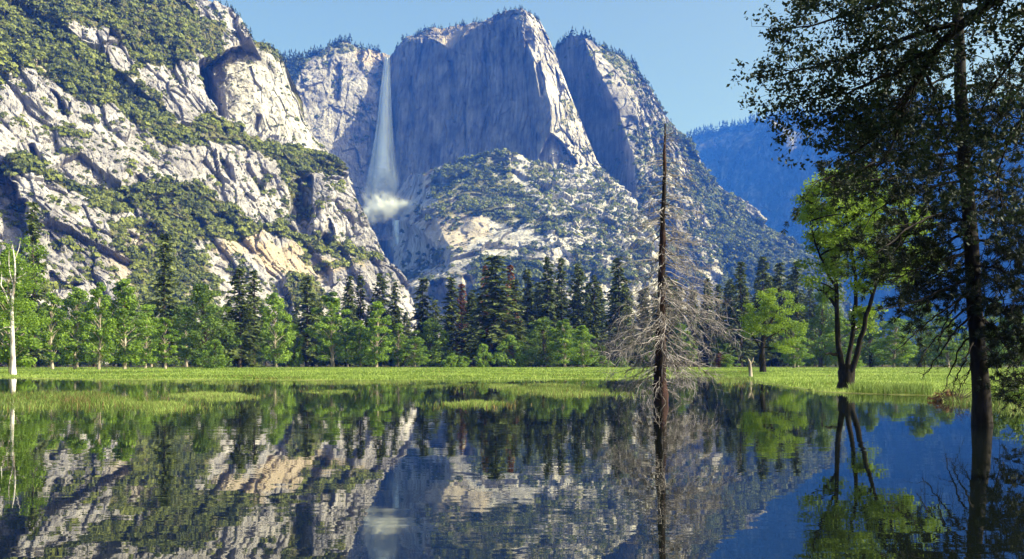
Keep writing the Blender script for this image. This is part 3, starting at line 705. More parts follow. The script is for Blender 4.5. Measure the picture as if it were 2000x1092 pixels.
tag(wf, "tall white waterfall dropping over the shaded cliff into a cloud of spray", "waterfall")

# ------------------------------------------------------------------ ground and water
SH = np.array([(-3000, 110), (-400, 112), (0, 112), (200, 98), (600, 94), (900, 94), (1100, 100), (1250, 104), (1300, 116), (1400, 125), (1455, 112), (1475, 88), (1530, 68), (1600, 57), (1700, 51), (1800, 48), (1900, 45), (2000, 40), (2300, 31), (2800, 22), (5000, 16)], float)
def ground_h(X, Y):
    X = np.asarray(X, float); Y = np.asarray(Y, float)
    px = 1000 + F * X / np.maximum(Y, 3.0)
    Ds = np.interp(px, SH[:, 0], SH[:, 1])
    q = np.stack([X.ravel() / 7, Y.ravel() / 7, np.zeros(X.size)], 1)
    nz = fbm(q, 3, 401).reshape(X.shape)
    d = Y - Ds + nz * np.clip(Ds / 28, 0.6, 4)
    h = np.where(d > 0, 0.03 + 0.42 * (1 - np.exp(-d / 110)), np.maximum(d * 0.07, -1.2))
    near = smooth(5.0, 0.5, Y)
    h = h * (1 - near) + near * 0.25
    h = h + 0.03 * fbm(q * 5, 2, 411).reshape(X.shape) * (d > 0)
    h = h + np.clip(Y - 450, 0, None) * 0.0035 * (Y < 4000)
    h = np.where(Y >= 4000, 12.4, h)
    return h
ys = np.concatenate([np.linspace(-39, 4, 22), np.linspace(5, 60, 120), np.geomspace(60.6, 450, 230), np.geomspace(460, 9900, 40)])
ts = np.concatenate([np.linspace(-3.2, -0.75, 30), np.linspace(-0.74, 0.74, 330), np.linspace(0.75, 3.2, 30)])
Yg, Tg = np.meshgrid(ys, ts, indexing='ij')
Xg = Tg * (Yg + 40)
Zg = ground_h(Xg, Yg)
gi = np.arange(Yg.size).reshape(Yg.shape)
gm, n_, l_, b_ = mat("meadow_ground")
geo = n_.new("ShaderNodeNewGeometry")
z1 = n_.new("ShaderNodeTexNoise"); z1.inputs['Scale'].default_value = 0.06; z1.inputs['Detail'].default_value = 7; z1.inputs['Roughness'].default_value = 0.65
l_.new(geo.outputs['Position'], z1.inputs['Vector'])
r1 = ramp(n_, [(0.3, (0.10, 0.17, 0.022)), (0.5, (0.20, 0.27, 0.04)), (0.68, (0.30, 0.31, 0.10))])
l_.new(z1.outputs['Fac'], r1.inputs[0])
sx = n_.new("ShaderNodeSeparateXYZ"); l_.new(geo.outputs['Position'], sx.inputs[0])
mrg = n_.new("ShaderNodeMapRange"); mrg.inputs['From Min'].default_value = -0.02; mrg.inputs['From Max'].default_value = 0.06
l_.new(sx.outputs['Z'], mrg.inputs['Value'])
mm = n_.new("ShaderNodeMix"); mm.data_type = 'RGBA'; mm.inputs[6].default_value = (0.035, 0.03, 0.016, 1)
l_.new(mrg.outputs[0], mm.inputs[0]); l_.new(r1.outputs[0], mm.inputs[7])
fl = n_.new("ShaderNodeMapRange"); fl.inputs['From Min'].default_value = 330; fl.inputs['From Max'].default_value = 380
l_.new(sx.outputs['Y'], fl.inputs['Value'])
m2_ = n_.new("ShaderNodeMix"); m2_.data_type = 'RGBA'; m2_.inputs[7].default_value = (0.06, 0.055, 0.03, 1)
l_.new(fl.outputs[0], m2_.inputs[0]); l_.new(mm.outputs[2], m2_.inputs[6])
l_.new(m2_.outputs[2], b_.inputs['Base Color']); b_.inputs['Roughness'].default_value = 0.95; b_.inputs['Specular IOR Level'].default_value = 0.1
tag(make("ground", np.stack([Xg, Yg, Zg], -1).reshape(-1, 3), [np.stack([gi[:-1, :-1], gi[:-1, 1:], gi[1:, 1:], gi[1:, :-1]], -1).reshape(-1, 4)], gm, None, None, True), None, None, None, 'structure')

wm_, n_, l_, b_ = mat("still_water")
b_.inputs['Base Color'].default_value = (0.004, 0.006, 0.005, 1); b_.inputs['Roughness'].default_value = 0.0; b_.inputs['IOR'].default_value = 1.9
geo = n_.new("ShaderNodeNewGeometry")
def wave(sc, det):
    mp = n_.new("ShaderNodeMapping"); mp.inputs['Scale'].default_value = sc; l_.new(geo.outputs['Position'], mp.inputs[0])
    z = n_.new("ShaderNodeTexNoise"); z.inputs['Scale'].default_value = 1.0; z.inputs['Detail'].default_value = det; l_.new(mp.outputs[0], z.inputs['Vector'])
    return z.outputs['Fac']
a1, a2 = wave((0.35, 1.1, 1), 2), wave((1.6, 5.0, 1), 2)
ad_ = n_.new("ShaderNodeMath"); ad_.operation = 'MULTIPLY_ADD'; ad_.inputs[1].default_value = 0.12; l_.new(a2, ad_.inputs[0]); l_.new(a1, ad_.inputs[2])
bp = n_.new("ShaderNodeBump"); bp.inputs['Distance'].default_value = 0.0042
pm = wave((0.05, 0.16, 1), 3); pr = n_.new("ShaderNodeMapRange"); pr.inputs['From Min'].default_value = 0.4; pr.inputs['From Max'].default_value = 0.62; pr.inputs['To Min'].default_value = 0.3
l_.new(pm, pr.inputs['Value']); l_.new(pr.outputs[0], bp.inputs['Strength'])      # breezes ruffle some patches more than others
l_.new(ad_.outputs[0], bp.inputs['Height']); l_.new(bp.outputs[0], b_.inputs['Normal'])
tag(make("water", [(-420, -30, 0), (420, -30, 0), (420, 240, 0), (-420, 240, 0)], [[(0, 1, 2, 3)]], wm_), None, None, None, 'structure')

# ------------------------------------------------------------------ grass
def blades(X, Y, Z, H, Wd, tint, lean=0.25):
    n = len(X); a = rng.uniform(0, 6.283, n)
    d = np.stack([np.cos(a), np.sin(a) * .4, np.zeros(n)], 1)
    base = np.stack([X, Y, Z], 1)
    tip = base + np.stack([rng.normal(0, lean, n) * H, rng.normal(0, lean, n) * H, H], 1)
    mid = (base + tip) * 0.5 + np.stack([np.zeros(n), np.zeros(n), H * .08], 1)
    hw = (Wd * 0.5)[:, None] * d
    V = np.stack([base - hw, base + hw, mid + hw * .7, tip, mid - hw * .7], 1).reshape(-1, 3)
    i = np.arange(n)[:, None] * 5
    return V, i + np.array([[0, 1, 2, 4]]), i + np.array([[4, 2, 3]]), np.repeat(tint, 5)
def grass_obj(name, parts, label):
    b = MB()
    for V, q, t, a in parts: b.add(V, q=q, t=t, a=a)
    tag(b.build(name, M['grassblade']), label, None, None, 'stuff')
parts = []
def meadow(n, p0, p1, d0, d1, h, wd, marg=60, tmean=.55):
    D = np.exp(rng.uniform(math.log(d0), math.log(d1), n)); px = rng.uniform(p0, p1, n); X = (px - 1000) / F * D
    Z = ground_h(X, D); ok = Z > 0.012
    X, D, Z = X[ok], D[ok], Z[ok]; k = len(X)
    tn = np.clip(tmean + 0.4 * fbm(np.stack([X / 9, D / 9, 0 * X], 1), 3, 431) + rng.normal(0, .15, k), 0, 1)
    parts.append(blades(X, D, Z, h * rng.uniform(.5, 1.3, k), wd * D / 100 * rng.uniform(.5, 1.3, k), tn))
meadow(90000, -80, 1500, 88, 330, 0.22, 0.10)
meadow(70000, 1380, 2080, 38, 330, 0.21, 0.085, tmean=.6)
meadow(7000, 1660, 1820, 46, 56, 0.5, 0.08, tmean=.33)
grass_obj("meadow_grass", parts, "bright green grass of the flooded meadow in front of the tree line")

parts = []
def patch(poly, n, h, tmean, wd=0.03, edge=4):
    """tufts standing in shallow water; the outline is given on the water surface"""
    q = np.array([[(x - 1000) / F * (CAMZ * F / (y - HOR)), CAMZ * F / (y - HOR)] for x, y in poly])
    lo, hi = q.min(0), q.max(0); k = n * 6
    X, Y = rng.uniform(lo[0], hi[0], k), rng.uniform(lo[1], hi[1], k)
    px, py = 1000 + F * X / Y, HOR + CAMZ * F / Y
    j = fbm(np.stack([X / 1.6, Y / 4.0, 0 * X], 1), 3, 441)
    ok = inpoly(px + j * 34, py + j * edge * 1.3, poly) & (j + rng.normal(0, .35, k) > -0.02)
    X, Y = X[ok][:n], Y[ok][:n]; k = len(X)
    tn = np.where(rng.uniform(size=k) < .12, 0.02, 1) * np.clip(tmean + .35 * fbm(np.stack([X / 1.2, Y / 3, 0 * X + 5], 1), 2, 443) + rng.normal(0, .14, k), 0, 1)
    parts.append(blades(X, Y, np.full(k, -0.05), h * rng.uniform(.45, 1.25, k), wd * rng.uniform(.6, 1.4, k), tn, 0.35))
patch([(-60, 770), (60, 766), (150, 768), (230, 772), (265, 780), (270, 792), (200, 797), (90, 800), (-60, 798)], 5200, .24, .5)
for cx_, cy_, ww, hh, nn in ((120, 786, 240, 22, 900), (430, 776, 150, 18, 500), (1100, 766, 220, 20, 900), (330, 796, 160, 16, 500), (920, 790, 130, 12, 350), (640, 768, 120, 10, 250), (850, 753, 260, 10, 600), (1500, 760, 90, 10, 300)):
    patch([(cx_ - ww, cy_), (cx_ - ww * .6, cy_ - hh * .8), (cx_ + ww * .2, cy_ - hh), (cx_ + ww, cy_ - hh * .1), (cx_ + ww * .5, cy_ + hh * .8), (cx_ - ww * .4, cy_ + hh)], nn, .22, .35)
patch([(130, 778), (230, 776), (250, 792), (140, 796)], 1500, .35, .15)
patch([(338, 772), (400, 766), (470, 770), (520, 778), (470, 784), (380, 782)], 3400, .18, .85)
patch([(240, 790), (330, 788), (385, 795), (340, 806), (250, 804)], 2600, .2, .6)
patch([(955, 752), (1050, 750), (1140, 756), (1200, 764), (1260, 776), (1180, 778), (1060, 770), (970, 760)], 8000, .20, .6)
patch([(1060, 760), (1140, 764), (1100, 772), (1000, 768)], 2500, .3, .4)
patch([(850, 786), (960, 784), (1000, 790), (900, 796)], 1700, .16, .7)
patch([(600, 764), (690, 762), (690, 769), (620, 771)], 900, .12, .6)
patch([(760, 750), (900, 748), (960, 754), (860, 760), (760, 756)], 1500, .12, .45)
patch([(1390, 740), (1470, 738), (1480, 752), (1400, 748)], 1800, .25, .5)
patch([(200, 745), (700, 746), (940, 746), (700, 751), (200, 750)], 5200, .22, .55)
patch([(1840, 776), (1960, 782), (2080, 800), (1990, 806), (1880, 792)], 3200, .32, .5)
grass_obj("water_grass", parts, "tufts of yellow green grass standing in the shallow water")

# ------------------------------------------------------------------ trees of the far bank
def gz(X, Y): return float(ground_h(np.array([X]), np.array([Y]))[0])

def conifer_mesh(k, h=40.0, rad=5.2, nb=170, bare=0.08, ragged=0.25, m=None):
    """tapered trunk and whorls of drooping boughs set with needle sprays"""
    tb = MB(); z = np.linspace(0, h * .97, 10)
    wob = np.cumsum(rng.normal(0, .06, (10, 2)), 0)
    tb.tube(np.stack([wob[:, 0], wob[:, 1], z], 1), np.interp(z, [0, h * .06, h], [.62, .46, .04]), 7, 0.5)
    cb = MB()
    for i in range(nb):
        t = bare + (1 - bare) * (i + rng.uniform(0, 1)) / nb
        t = min(t, .985)
        L = rad * (1 - t) ** 0.72 * rng.uniform(1 - ragged * 1.6, 1 + ragged) * (0.75 + 0.25 * min(1, (t - bare) / .12)) + .35
        a = rng.uniform(0, 6.283); out = np.array([math.cos(a), math.sin(a), 0])
        rise = rng.uniform(.05, .35) if t > .75 else rng.uniform(-.45, .0)
        n = max(3, int(L * 2.6)); u = np.sort(rng.uniform(.12, 1, n))
        droop = -0.22 * u ** 2 * L
        c = np.array([0, 0, t * h]) + out * (u * L)[:, None] + np.stack([0 * u, 0 * u, rise * u * L + droop], 1) + rng.normal(0, .22, (n, 3))
        if L > 1.2: tb.tube(np.array([[0, 0, t * h], np.array([0, 0, t * h]) + out * L * .55 + np.array([0, 0, rise * L * .5 - .06 * L])]), [.06, .02], 3, .5)
        for rep_ in (0, 1):
            side = np.cross(out, [0, 0, 1]) * (1 if rep_ else -1)
            dr = out[None] * .7 + side[None] * rng.uniform(.2, 1.1, (n, 1)) + np.array([0, 0, -.35]) + .3 * rng.normal(size=(n, 3))
            nr = np.array([0, 0, 1.]) + .7 * rng.normal(size=(n, 3)) + out * .3
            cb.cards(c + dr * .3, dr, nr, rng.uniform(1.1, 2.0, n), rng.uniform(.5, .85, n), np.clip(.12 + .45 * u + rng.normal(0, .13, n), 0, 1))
    return tb, cb

def leafy_mesh(k, h=20.0, w=4.2, lobes=34, leaves=95, base=.12, ls=.42, shape=1.0, trunk_r=.26, forks=0):
    """trunk with limbs reaching into leaf clumps spread unevenly through a crown of height h and half width w"""
    tb, cb = MB(), MB()
    lean = rng.normal(0, .25, 2)
    def axis(t): return np.array([lean[0] * t + .3 * math.sin(3 * t + k), lean[1] * t + .3 * math.cos(2.4 * t + k), t * h * .9])
    zt = np.linspace(0, 1, 9)
    tb.tube([axis(t) for t in zt], np.interp(zt, [0, .08, 1], [trunk_r * 1.35, trunk_r, .03]), 7, .5)
    ga = rng.uniform(0, 6.28)
    for i in range(lobes):
        t = base + (1 - base) * ((i + rng.uniform(0, 1)) / lobes)
        q_ = (t - base) / (1 - base); prof = min(1, .45 + q_ * 2.2) * (1 - q_ ** 2.2) ** .75 + .06
        a = ga + i * 2.4 + rng.uniform(-.6, .6); r = w * prof * rng.uniform(.25, 1.0)
        c = axis(min(t, .97)) + np.array([math.cos(a) * r, math.sin(a) * r, .04 * h * rng.uniform(-1, 1)])
        s0 = axis(max(t - .16, .1)); md = (s0 + c) / 2 + np.array([0, 0, .12 * r])
        tb.tube([s0, md, c], [.07 + .05 * trunk_r, .05, .015], 4, .5)
        R_ = w * rng.uniform(.15, .32) * (1.25 - .5 * t); nl = int(leaves * rng.uniform(.6, 1.3))
        d = rdir(nl) * np.array([1, 1, .8]); rr = rng.uniform(.25, 1.05, nl) ** .6
        p = c + d * (R_ * rr)[:, None]
        lobe_t = rng.normal(0, .13)
        nr = d + .8 * rng.normal(size=(nl, 3)) + np.array([0, 0, .4])
        cb.cards(p, np.cross(nr, rng.normal(size=(nl, 3))), nr, ls * rng.uniform(.6, 1.3, nl), ls * .62 * rng.uniform(.6, 1.3, nl), np.clip(.42 + lobe_t + rng.normal(0, .15, nl), 0, 1))
    return tb, cb

def proto(tb, cb, tm, cm):
    t = tb.build("trunk", tm, None, True); c = cb.build("crown", cm, None)
    out = (t.data, c.data); 
    for o in (t, c): bpy.data.objects.remove(o)
    return out
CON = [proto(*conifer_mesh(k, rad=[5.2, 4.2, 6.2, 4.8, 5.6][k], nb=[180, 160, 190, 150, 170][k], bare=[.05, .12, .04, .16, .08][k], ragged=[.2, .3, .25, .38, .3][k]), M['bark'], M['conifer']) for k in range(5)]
RED = [proto(*conifer_mesh(9, rad=4.2, nb=120, bare=.1, ragged=.35), M['bark'], M['rust']) for k in range(2)]
COT = [proto(*leafy_mesh(k, 20, [4.0, 3.4, 4.6, 3.8, 4.4][k], [56, 48, 62, 52, 60][k], 105, [.1, .2, .08, .14, .1][k], .56, [1.1, .9, 1.2, 1.0, 1.3][k]), M['palebark'], M['cottonwood']) for k in range(5)]
DRK = [proto(*leafy_mesh(k + 20, 20, [6.0, 5.2, 6.6][k], 70, 105, .06, .54, 1.0, .4), M['bark'], M['darkleaf']) for k in range(3)]
BSH = [proto(*leafy_mesh(k + 30, 6, [3.0, 2.6, 3.4][k], 30, 110, .03, .36, .8, .08), M['bark'], M['cottonwood']) for k in range(3)]
SETS = {'C': (CON, 40.0, 'conifer'), 'R': (RED, 40.0, 'conifer'), 'B': (COT, 20.0, 'cottonwood'), 'D': (DRK, 20.0, 'broadleaf_tree'), 'S': (BSH, 6.0, 'bush')}
WID = {'C': 4.0, 'R': 3.6, 'B': 3.3, 'D': 5.2, 'S': 2.7}
CATS = {'C': 'conifer', 'R': 'conifer', 'B': 'tree', 'D': 'tree', 'S': 'bush'}
cnt = {}
def plant(kind, px, top, D, label, width=None, group=None, name=None, cat=None, meshes=None):
    ms, H, nm = SETS[kind]
    X = (px - 1000) / F * D; z = gz(X, D)
    h = CAMZ + (HOR - top) / F * D - z
    me = meshes or ms[cnt.setdefault(kind, 0) % len(ms)]; cnt[kind] = cnt.get(kind, 0) + 1
    r = empty(name or nm, (X, D, z - .05)); r.rotation_euler = (0, 0, rng.uniform(0, 6.283))
    sz = h / H; sw = sz * 1.25 if width is None else (width / F * D / 2) / WID[kind]
    r.scale = (sw, sw, sz)
    for nm2, d in zip(("trunk", "crown"), me):
        o = bpy.data.objects.new(nm2, d); C.objects.link(o); o.parent = r
    tag(r, label, cat or CATS[kind], group)
    return r
G1, G2, G3, G4 = "trees along the far edge of the meadow", "conifers of the tree line", "bushes at the foot of the tree line", "trees beyond the right hand meadow"
TREES = [
 ('C', 65, 393, 300, 64, "tallest dark conifer rising behind the white trunked tree at the lake edge", G2),
 ('B', 18, 472, 152, 108, "broad bright green cottonwood crown just behind the dead white trunk", G1),
 ('B', 104, 556, 225, 66, "light green cottonwood between the white trunked tree and the slim leaning pair", G1),
 ('B', 150, 548, 235, 66, "bushy green cottonwood below the pale rock slab, second from the tall dark conifer", G1),
 ('B', 192, 538, 215, 62, "slender cottonwood with bare pinkish lower trunk standing by the water", G1),
 ('B', 240, 528, 235, 78, "tall full cottonwood left of the spiky brown green conifer", G1),
 ('B', 286, 586, 260, 60, "shorter cottonwood tucked against the left foot of the spiky brown green conifer", G1),
 ('C', 322, 455, 300, 74, "spiky brown green conifer standing alone above the cottonwoods", G2),
 ('B', 323, 610, 240, 54, "thin young cottonwood with white stem in front of the spiky conifer", G1),
 ('D', 398, 543, 290, 116, "wide dark green broadleaf tree filling the gap between two conifers", G1),
 ('S', 415, 658, 262, 50, "pale green bush at the foot of the wide dark broadleaf tree", G3),
 ('C', 467, 523, 300, 66, "front one of the twin dark conifers with boughs down to the ground", G2),
 ('C', 495, 527, 330, 60, "rear one of the twin dark conifers, its tip just beside its neighbour's", G2),
 ('B', 537, 560, 320, 58, "narrow mid green cottonwood at the right side of the twin conifers", G1),
 ('S', 572, 622, 330, 48, "low rounded green tree under the dip in the tree line", G3),
 ('C', 600, 538, 380, 56, "dark conifer in front of the pale rock wedge, left of the brightest cottonwood", G2),
 ('B', 648, 560, 330, 80, "brightest cottonwood, a tall yellow green column in front of dark conifers", G1),
 ('C', 682, 538, 390, 42, "narrow conifer tip right of the brightest cottonwood", G2),
 ('C', 704, 536, 400, 40, "narrow conifer between the brightest cottonwood and the tan stemmed one", G2),
 ('B', 702, 618, 335, 54, "shorter bright cottonwood under the pair of narrow conifer tips", G1),
 ('C', 743, 533, 395, 50, "conifer with its tip over the last white rock left of the gorge", G2),
 ('B', 738, 580, 325, 66, "cottonwood with a straight tan stem below the gorge rim", G1),
 ('C', 772, 550, 400, 42, "slim conifer at the mouth of the gorge under the lower cascade", G2),
 ('B', 778, 622, 335, 46, "small upright cottonwood beneath the lower cascade", G1),
 ('C', 826, 543, 390, 58, "grey green conifer in front of the blue shaded gorge", G2),
 ('B', 812, 652, 330, 44, "short pale cottonwood at the meadow edge below the gorge", G1),
 ('D', 845, 614, 345, 90, "round crowned green tree right of the gorge with a light top", G1),
 ('C', 882, 541, 385, 54, "dark conifer left of the small rusty tip", G2),
 ('R', 902, 553, 400, 40, "rusty topped dying conifer, the smallest of the reddish ones", G2),
 ('C', 920, 575, 375, 52, "dark conifer filling the space between the rusty tip and the big spire", G2),
 ('R', 948, 518, 395, 36, "reddish dead conifer half hidden behind the left side of the big spire", G2),
 ('C', 966, 498, 345, 92, "biggest dark conifer, a broad spire at the middle of the far bank", G2),
 ('R', 997, 516, 380, 40, "tall rust red dead conifer leaning out right of the big spire", G2),
 ('C', 1006, 545, 360, 54, "green conifer below the tall rust red one", G2),
 ('C', 1030, 526, 390, 48, "first dark conifer right of the rust red one", G2),
 ('C', 1070, 501, 385, 50, "high pointed conifer over the clump of leafy trees left of the dead snag", G2),
 ('C', 1096, 503, 395, 48, "high pointed conifer, right hand partner of an equally tall one over the leafy clump", G2),
 ('C', 1130, 513, 385, 52, "dark conifer above the brightest part of the leafy clump", G2),
 ('C', 1160, 536, 400, 46, "shorter dark conifer between the leafy clump and the dead snag", G2),
 ('C', 1208, 501, 380, 58, "tall dark conifer seen through the left twigs of the dead snag", G2),
 ('D', 1062, 612, 335, 80, "leafy tree forming the left side of the clump before the dark conifers", G1),
 ('B', 1100, 616, 325, 64, "leafy tree in the middle of the clump before the dark conifers", G1),
 ('B', 1138, 628, 310, 54, "bright yellow green tree at the right end of the leafy clump", G1),
 ('S', 1005, 650, 330, 62, "rounded light green bush standing out in front of the big spire", G3),
 ('S', 946, 667, 325, 38, "smaller light green bush left of the rounded one", G3),
 ('S', 904, 693, 320, 42, "low grey green bush in front of the dark conifers", G3),
 ('S', 880, 688, 318, 36, "low leafy bush under the round crowned tree", G3),
 ('S', 1178, 692, 330, 40, "low bush in the shade left of the dead snag", G3),
 ('S', 1215, 696, 320, 34, "low bush close to the foot of the dead snag", G3),
 ('C', 1447, 510, 360, 50, "pointed dark conifer left of the meadow oak", G2),
 ('C', 1490, 500, 375, 58, "conifer with its tip directly above the meadow oak", G2),
 ('C', 1522, 512, 400, 48, "conifer over the right shoulder of the meadow oak", G2),
 ('C', 1556, 508, 380, 50, "last tall conifer before the blue ridge opens behind", G2),
 ('B', 1548, 620, 280, 62, "bright green leafy tree touching the right side of the meadow oak", G1),
 ('D', 1605, 545, 330, 84, "mid green tree with a ragged top between meadow oak and triple trunked oak", G4),
 ('B', 1640, 605, 300, 70, "green tree right behind the triple trunked oak", G4),
 ('D', 1700, 588, 330, 84, "dark leafy tree seen between the triple trunked oak and the big pine", G4),
 ('B', 1748, 612, 300, 66, "small bright tree at the back of the right meadow", G4),
 ('D', 1795, 575, 320, 92, "large rounded tree at the back of the right meadow, left of the pine trunk", G4),
 ('B', 1850, 606, 305, 64, "light tree seen just left of the big pine trunk", G4),
 ('D', 1935, 578, 310, 90, "leafy tree seen just right of the big pine trunk", G4),
 ('B', 1985, 598, 290, 76, "light green tree at the back of the meadow beside the shrub", G4),
 ('S', 1420, 690, 300, 44, "low bush on the far bank right of the dead snag", G3),
 ('S', 1668, 690, 260, 44, "small bush on the meadow behind the triple trunked oak", G3),
 ('R', 1404, 690, 300, 26, "small rusty dead sapling beside the inlet", G3),
]
for kd, px, top, D, wd, lab, g in TREES:
    nm = cat = None
    if lab.startswith("small rusty"): nm, cat = "dead_sapling", "sapling"
    plant(kd, px, top, D, lab, wd, g, nm, cat)
# second and third rows of the wood, seen only as tips and gaps between the trees in front
for row, (D0, gp, dx) in enumerate(((430, "conifers filling the wood", 25), (520, "conifers filling the wood", 27))):
    for px in np.arange(-150, 2200, dx):
        p = px + rng.uniform(-8, 8)
        base_top = np.interp(p, [-150, 0, 300, 500, 600, 750, 800, 900, 1000, 1300, 1420, 1560, 1650, 1800, 2200], [590, 585, 600, 592, 585, 590, 606, 590, 560, 550, 545, 545, 610, 640, 630])
        plant('C', p, base_top + rng.uniform(-14, 26) + row * 4, D0 + rng.uniform(-25, 25), "dark conifer of the wood showing only in the gaps between the trees in front", None, gp)
for px in np.arange(-120, 2150, 38):
    p = px + rng.uniform(-14, 14)
    plant('B' if rng.uniform() < .6 else 'D', p, np.interp(p, [-120, 500, 900, 1300, 1560, 1700, 2200], [572, 600, 640, 635, 625, 645, 640]) + rng.uniform(-14, 22), rng.uniform(360, 410),
          "mid green tree of the wood filling gaps behind the front trees", None, "leafy trees inside the wood")

# ------------------------------------------------------------------ single trees by the water
def W(pts): return np.array([world(*p) for p in pts])
def resample(P, n):
    d = np.concatenate([[0], np.cumsum(np.linalg.norm(np.diff(P, axis=0), axis=1))]); t = np.linspace(0, d[-1], n)
    Q = np.stack([np.interp(t, d, P[:, k]) for k in range(3)], 1)
    for _ in range(2): Q[1:-1] = .25 * Q[:-2] + .5 * Q[1:-1] + .25 * Q[2:]
    return Q
def at_base(name, P, label, cat, group=None):
    r = empty(name, tuple(P)); return tag(r, label, cat, group)
def put(b, name, m, root, smooth_sh=True):
    o = b.build(name, m, root, smooth_sh); o.data.transform(__import__('mathutils').Matrix.Translation(-Vector(root.location))); return o
def twig(tb, p, d, L, r, n=5, droop=0.0, wig=.12, sides=4, a=.5):
    t = np.linspace(0, 1, n)[:, None]
    Q = p + d * L * t + np.array([0, 0, -1.]) * droop * L * t ** 2
    Q[1:] += np.cumsum(rng.normal(0, wig * L / n, (n - 1, 3)), 0)
    tb.tube(Q, np.linspace(r, r * .25, n), sides, a)
    return Q

# white dead-looking trunk at the left edge
D = 128.0
tb = MB()
tk = W([(26, 732, D), (25, 690, D), (24, 640, D), (22, 600, D), (27, 560, D), (31, 535, D), (29, 505, D), (24, 478, D)])
tb.tube(resample(tk, 16), np.interp(np.linspace(0, 1, 16), [0, .06, .45, 1], [.5, .36, .25, .06]), 9, .5, .06)
for pts, r in (([(22, 602, D), (12, 578, D), (2, 556, D - 1), (-14, 530, D - 2)], .15), ([(24, 640, D), (12, 638, D - 1), (0, 645, D - 2)], .09), ([(30, 545, D), (42, 540, D), (54, 530, D + 1)], .1),
               ([(29, 505, D), (36, 490, D), (40, 470, D)], .08), ([(27, 560, D), (20, 540, D + 1), (16, 515, D + 1), (18, 490, D + 1)], .12), ([(2, 556, D - 1), (4, 535, D - 1), (0, 510, D - 1)], .08)):
    Q = resample(W(pts), 7); tb.tube(Q, np.linspace(r, r * .25, 7), 5, .5)
cb = MB()
for i in range(64):
    c = world(rng.uniform(-40, 84), rng.uniform(470, 640), D + rng.uniform(-1.5, 5)); nl = 110; d = rdir(nl); nr = d + .8 * rdir(nl)
    cb.cards(c + d * rng.uniform(.2, 1.2, (nl, 1)), np.cross(nr, rdir(nl)), nr, rng.uniform(.2, .42, nl), rng.uniform(.13, .26, nl), np.clip(rng.normal(.5, .18, nl), 0, 1))
r = at_base("cottonwood", world(26, 731, D), "white barked forked trunk with a thin green crown at the lake edge", "tree", G1)
put(tb, "trunk", M['whitebark'], r); put(cb, "crown", M['cottonwood'], r, False)

# bare snag standing in the water
D = CAMZ * F / (785 - HOR)
sk = [(1290, 812), (1290, 785), (1289, 740), (1290, 700), (1291, 620), (1293, 540), (1294, 450), (1297, 370), (1298, 300), (1300, 242)]
tk = resample(W([(x, y, D) for x, y in sk]), 30)
tb, cb = MB(), MB()
ty = HOR - (tk[:, 2] - CAMZ) * F / D
rad = np.interp(ty, [234, 300, 450, 600, 700, 790, 830], [.03, .07, .13, .2, .27, .37, .42])
tb.tube(tk + rng.normal(0, .015, tk.shape), rad, 10, .5, .1)
for i in range(46):                                     # snapped stubs and bark plates
    k = rng.integers(2, 26); a = rng.uniform(0, 6.283); d = np.array([math.cos(a), math.sin(a), rng.uniform(-.3, .5)])
    twig(tb, tk[k] + d * rad[k] * .7, d, rng.uniform(.1, .35), .035, 3)
for i in range(280):
    y = 750 - (750 - 252) * (i / 280) ** 0.9 + rng.uniform(-6, 6)
    p = np.array([np.interp(-y, -ty, tk[:, 0]), D, CAMZ + (HOR - y) / F * D])
    a = rng.uniform(0, 6.283)
    L = np.interp(y, [235, 300, 400, 500, 600, 690, 750], [14, 34, 66, 92, 128, 128, 70]) / F * D * rng.uniform(.55, 1.45) * (1 + .12 * math.cos(a)) * (.86 + .3 * float(vnoise(np.array([[math.cos(a) * 1.6, math.sin(a) * 1.6, y / 38.0]]), 77)[0]))
    if rng.uniform() < .08: L *= .3
    sl = np.interp(y, [240, 330, 480, 640, 750], [.15, -.08, -.35, -.55, -.5]) + rng.normal(0, .2)
    d = np.array([math.cos(a), math.sin(a), sl]); d /= np.linalg.norm(d)
    r0 = np.interp(L, [.2, 1, 3], [.009, .018, .033])
    Q = twig(cb, p, d, L, r0, 8, np.interp(sl, [-.6, .2], [-.12, .22]), .22, 4)
    for j in range(int(3 + L * 4.2)):
        k = rng.integers(2, 8); dd = d + rng.normal(0, .65, 3) + np.array([0, 0, rng.uniform(-.7, .25)]); dd /= np.linalg.norm(dd)
        l2 = L * rng.uniform(.10, .34); Q2 = twig(cb, Q[k], dd, l2, r0 * .45, 4, .15, .25, 3)
        if l2 > .35:
            for m_ in range(3):
                d3 = dd + rng.normal(0, .6, 3); twig(cb, Q2[rng.integers(1, 4)], d3 / np.linalg.norm(d3), l2 * .45, r0 * .25, 3, .1, .2, 3)
r = at_base("dead_tree", world(1290, 785, D), "bare dead conifer snag with grey twigs standing in the lake", "dead tree")
put(tb, "trunk", M['snagbark'], r); put(cb, "crown", M['snagtwig'], r)

def leaf_clump(cb, c, R_, nl, L, tmean, flat=.75):
    d = rdir(nl) * np.array([1, 1, flat]); nr = rdir(nl) + np.array([0, 0, .6]) + d * .5
    cb.cards(c + d * (R_ * rng.uniform(.15, 1.05, nl) ** .7)[:, None], np.cross(nr, rdir(nl)), nr, L * rng.uniform(.6, 1.3, nl), L * .6 * rng.uniform(.6, 1.3, nl), np.clip(tmean + rng.normal(0, .16, nl), 0, 1))
def polypts(poly, n):
    q = np.array(poly, float); out = []
    while len(out) < n:
        p = rng.uniform(q.min(0), q.max(0))
        if inpoly(p[:1], p[1:], poly)[0]: out.append(p)
    return out

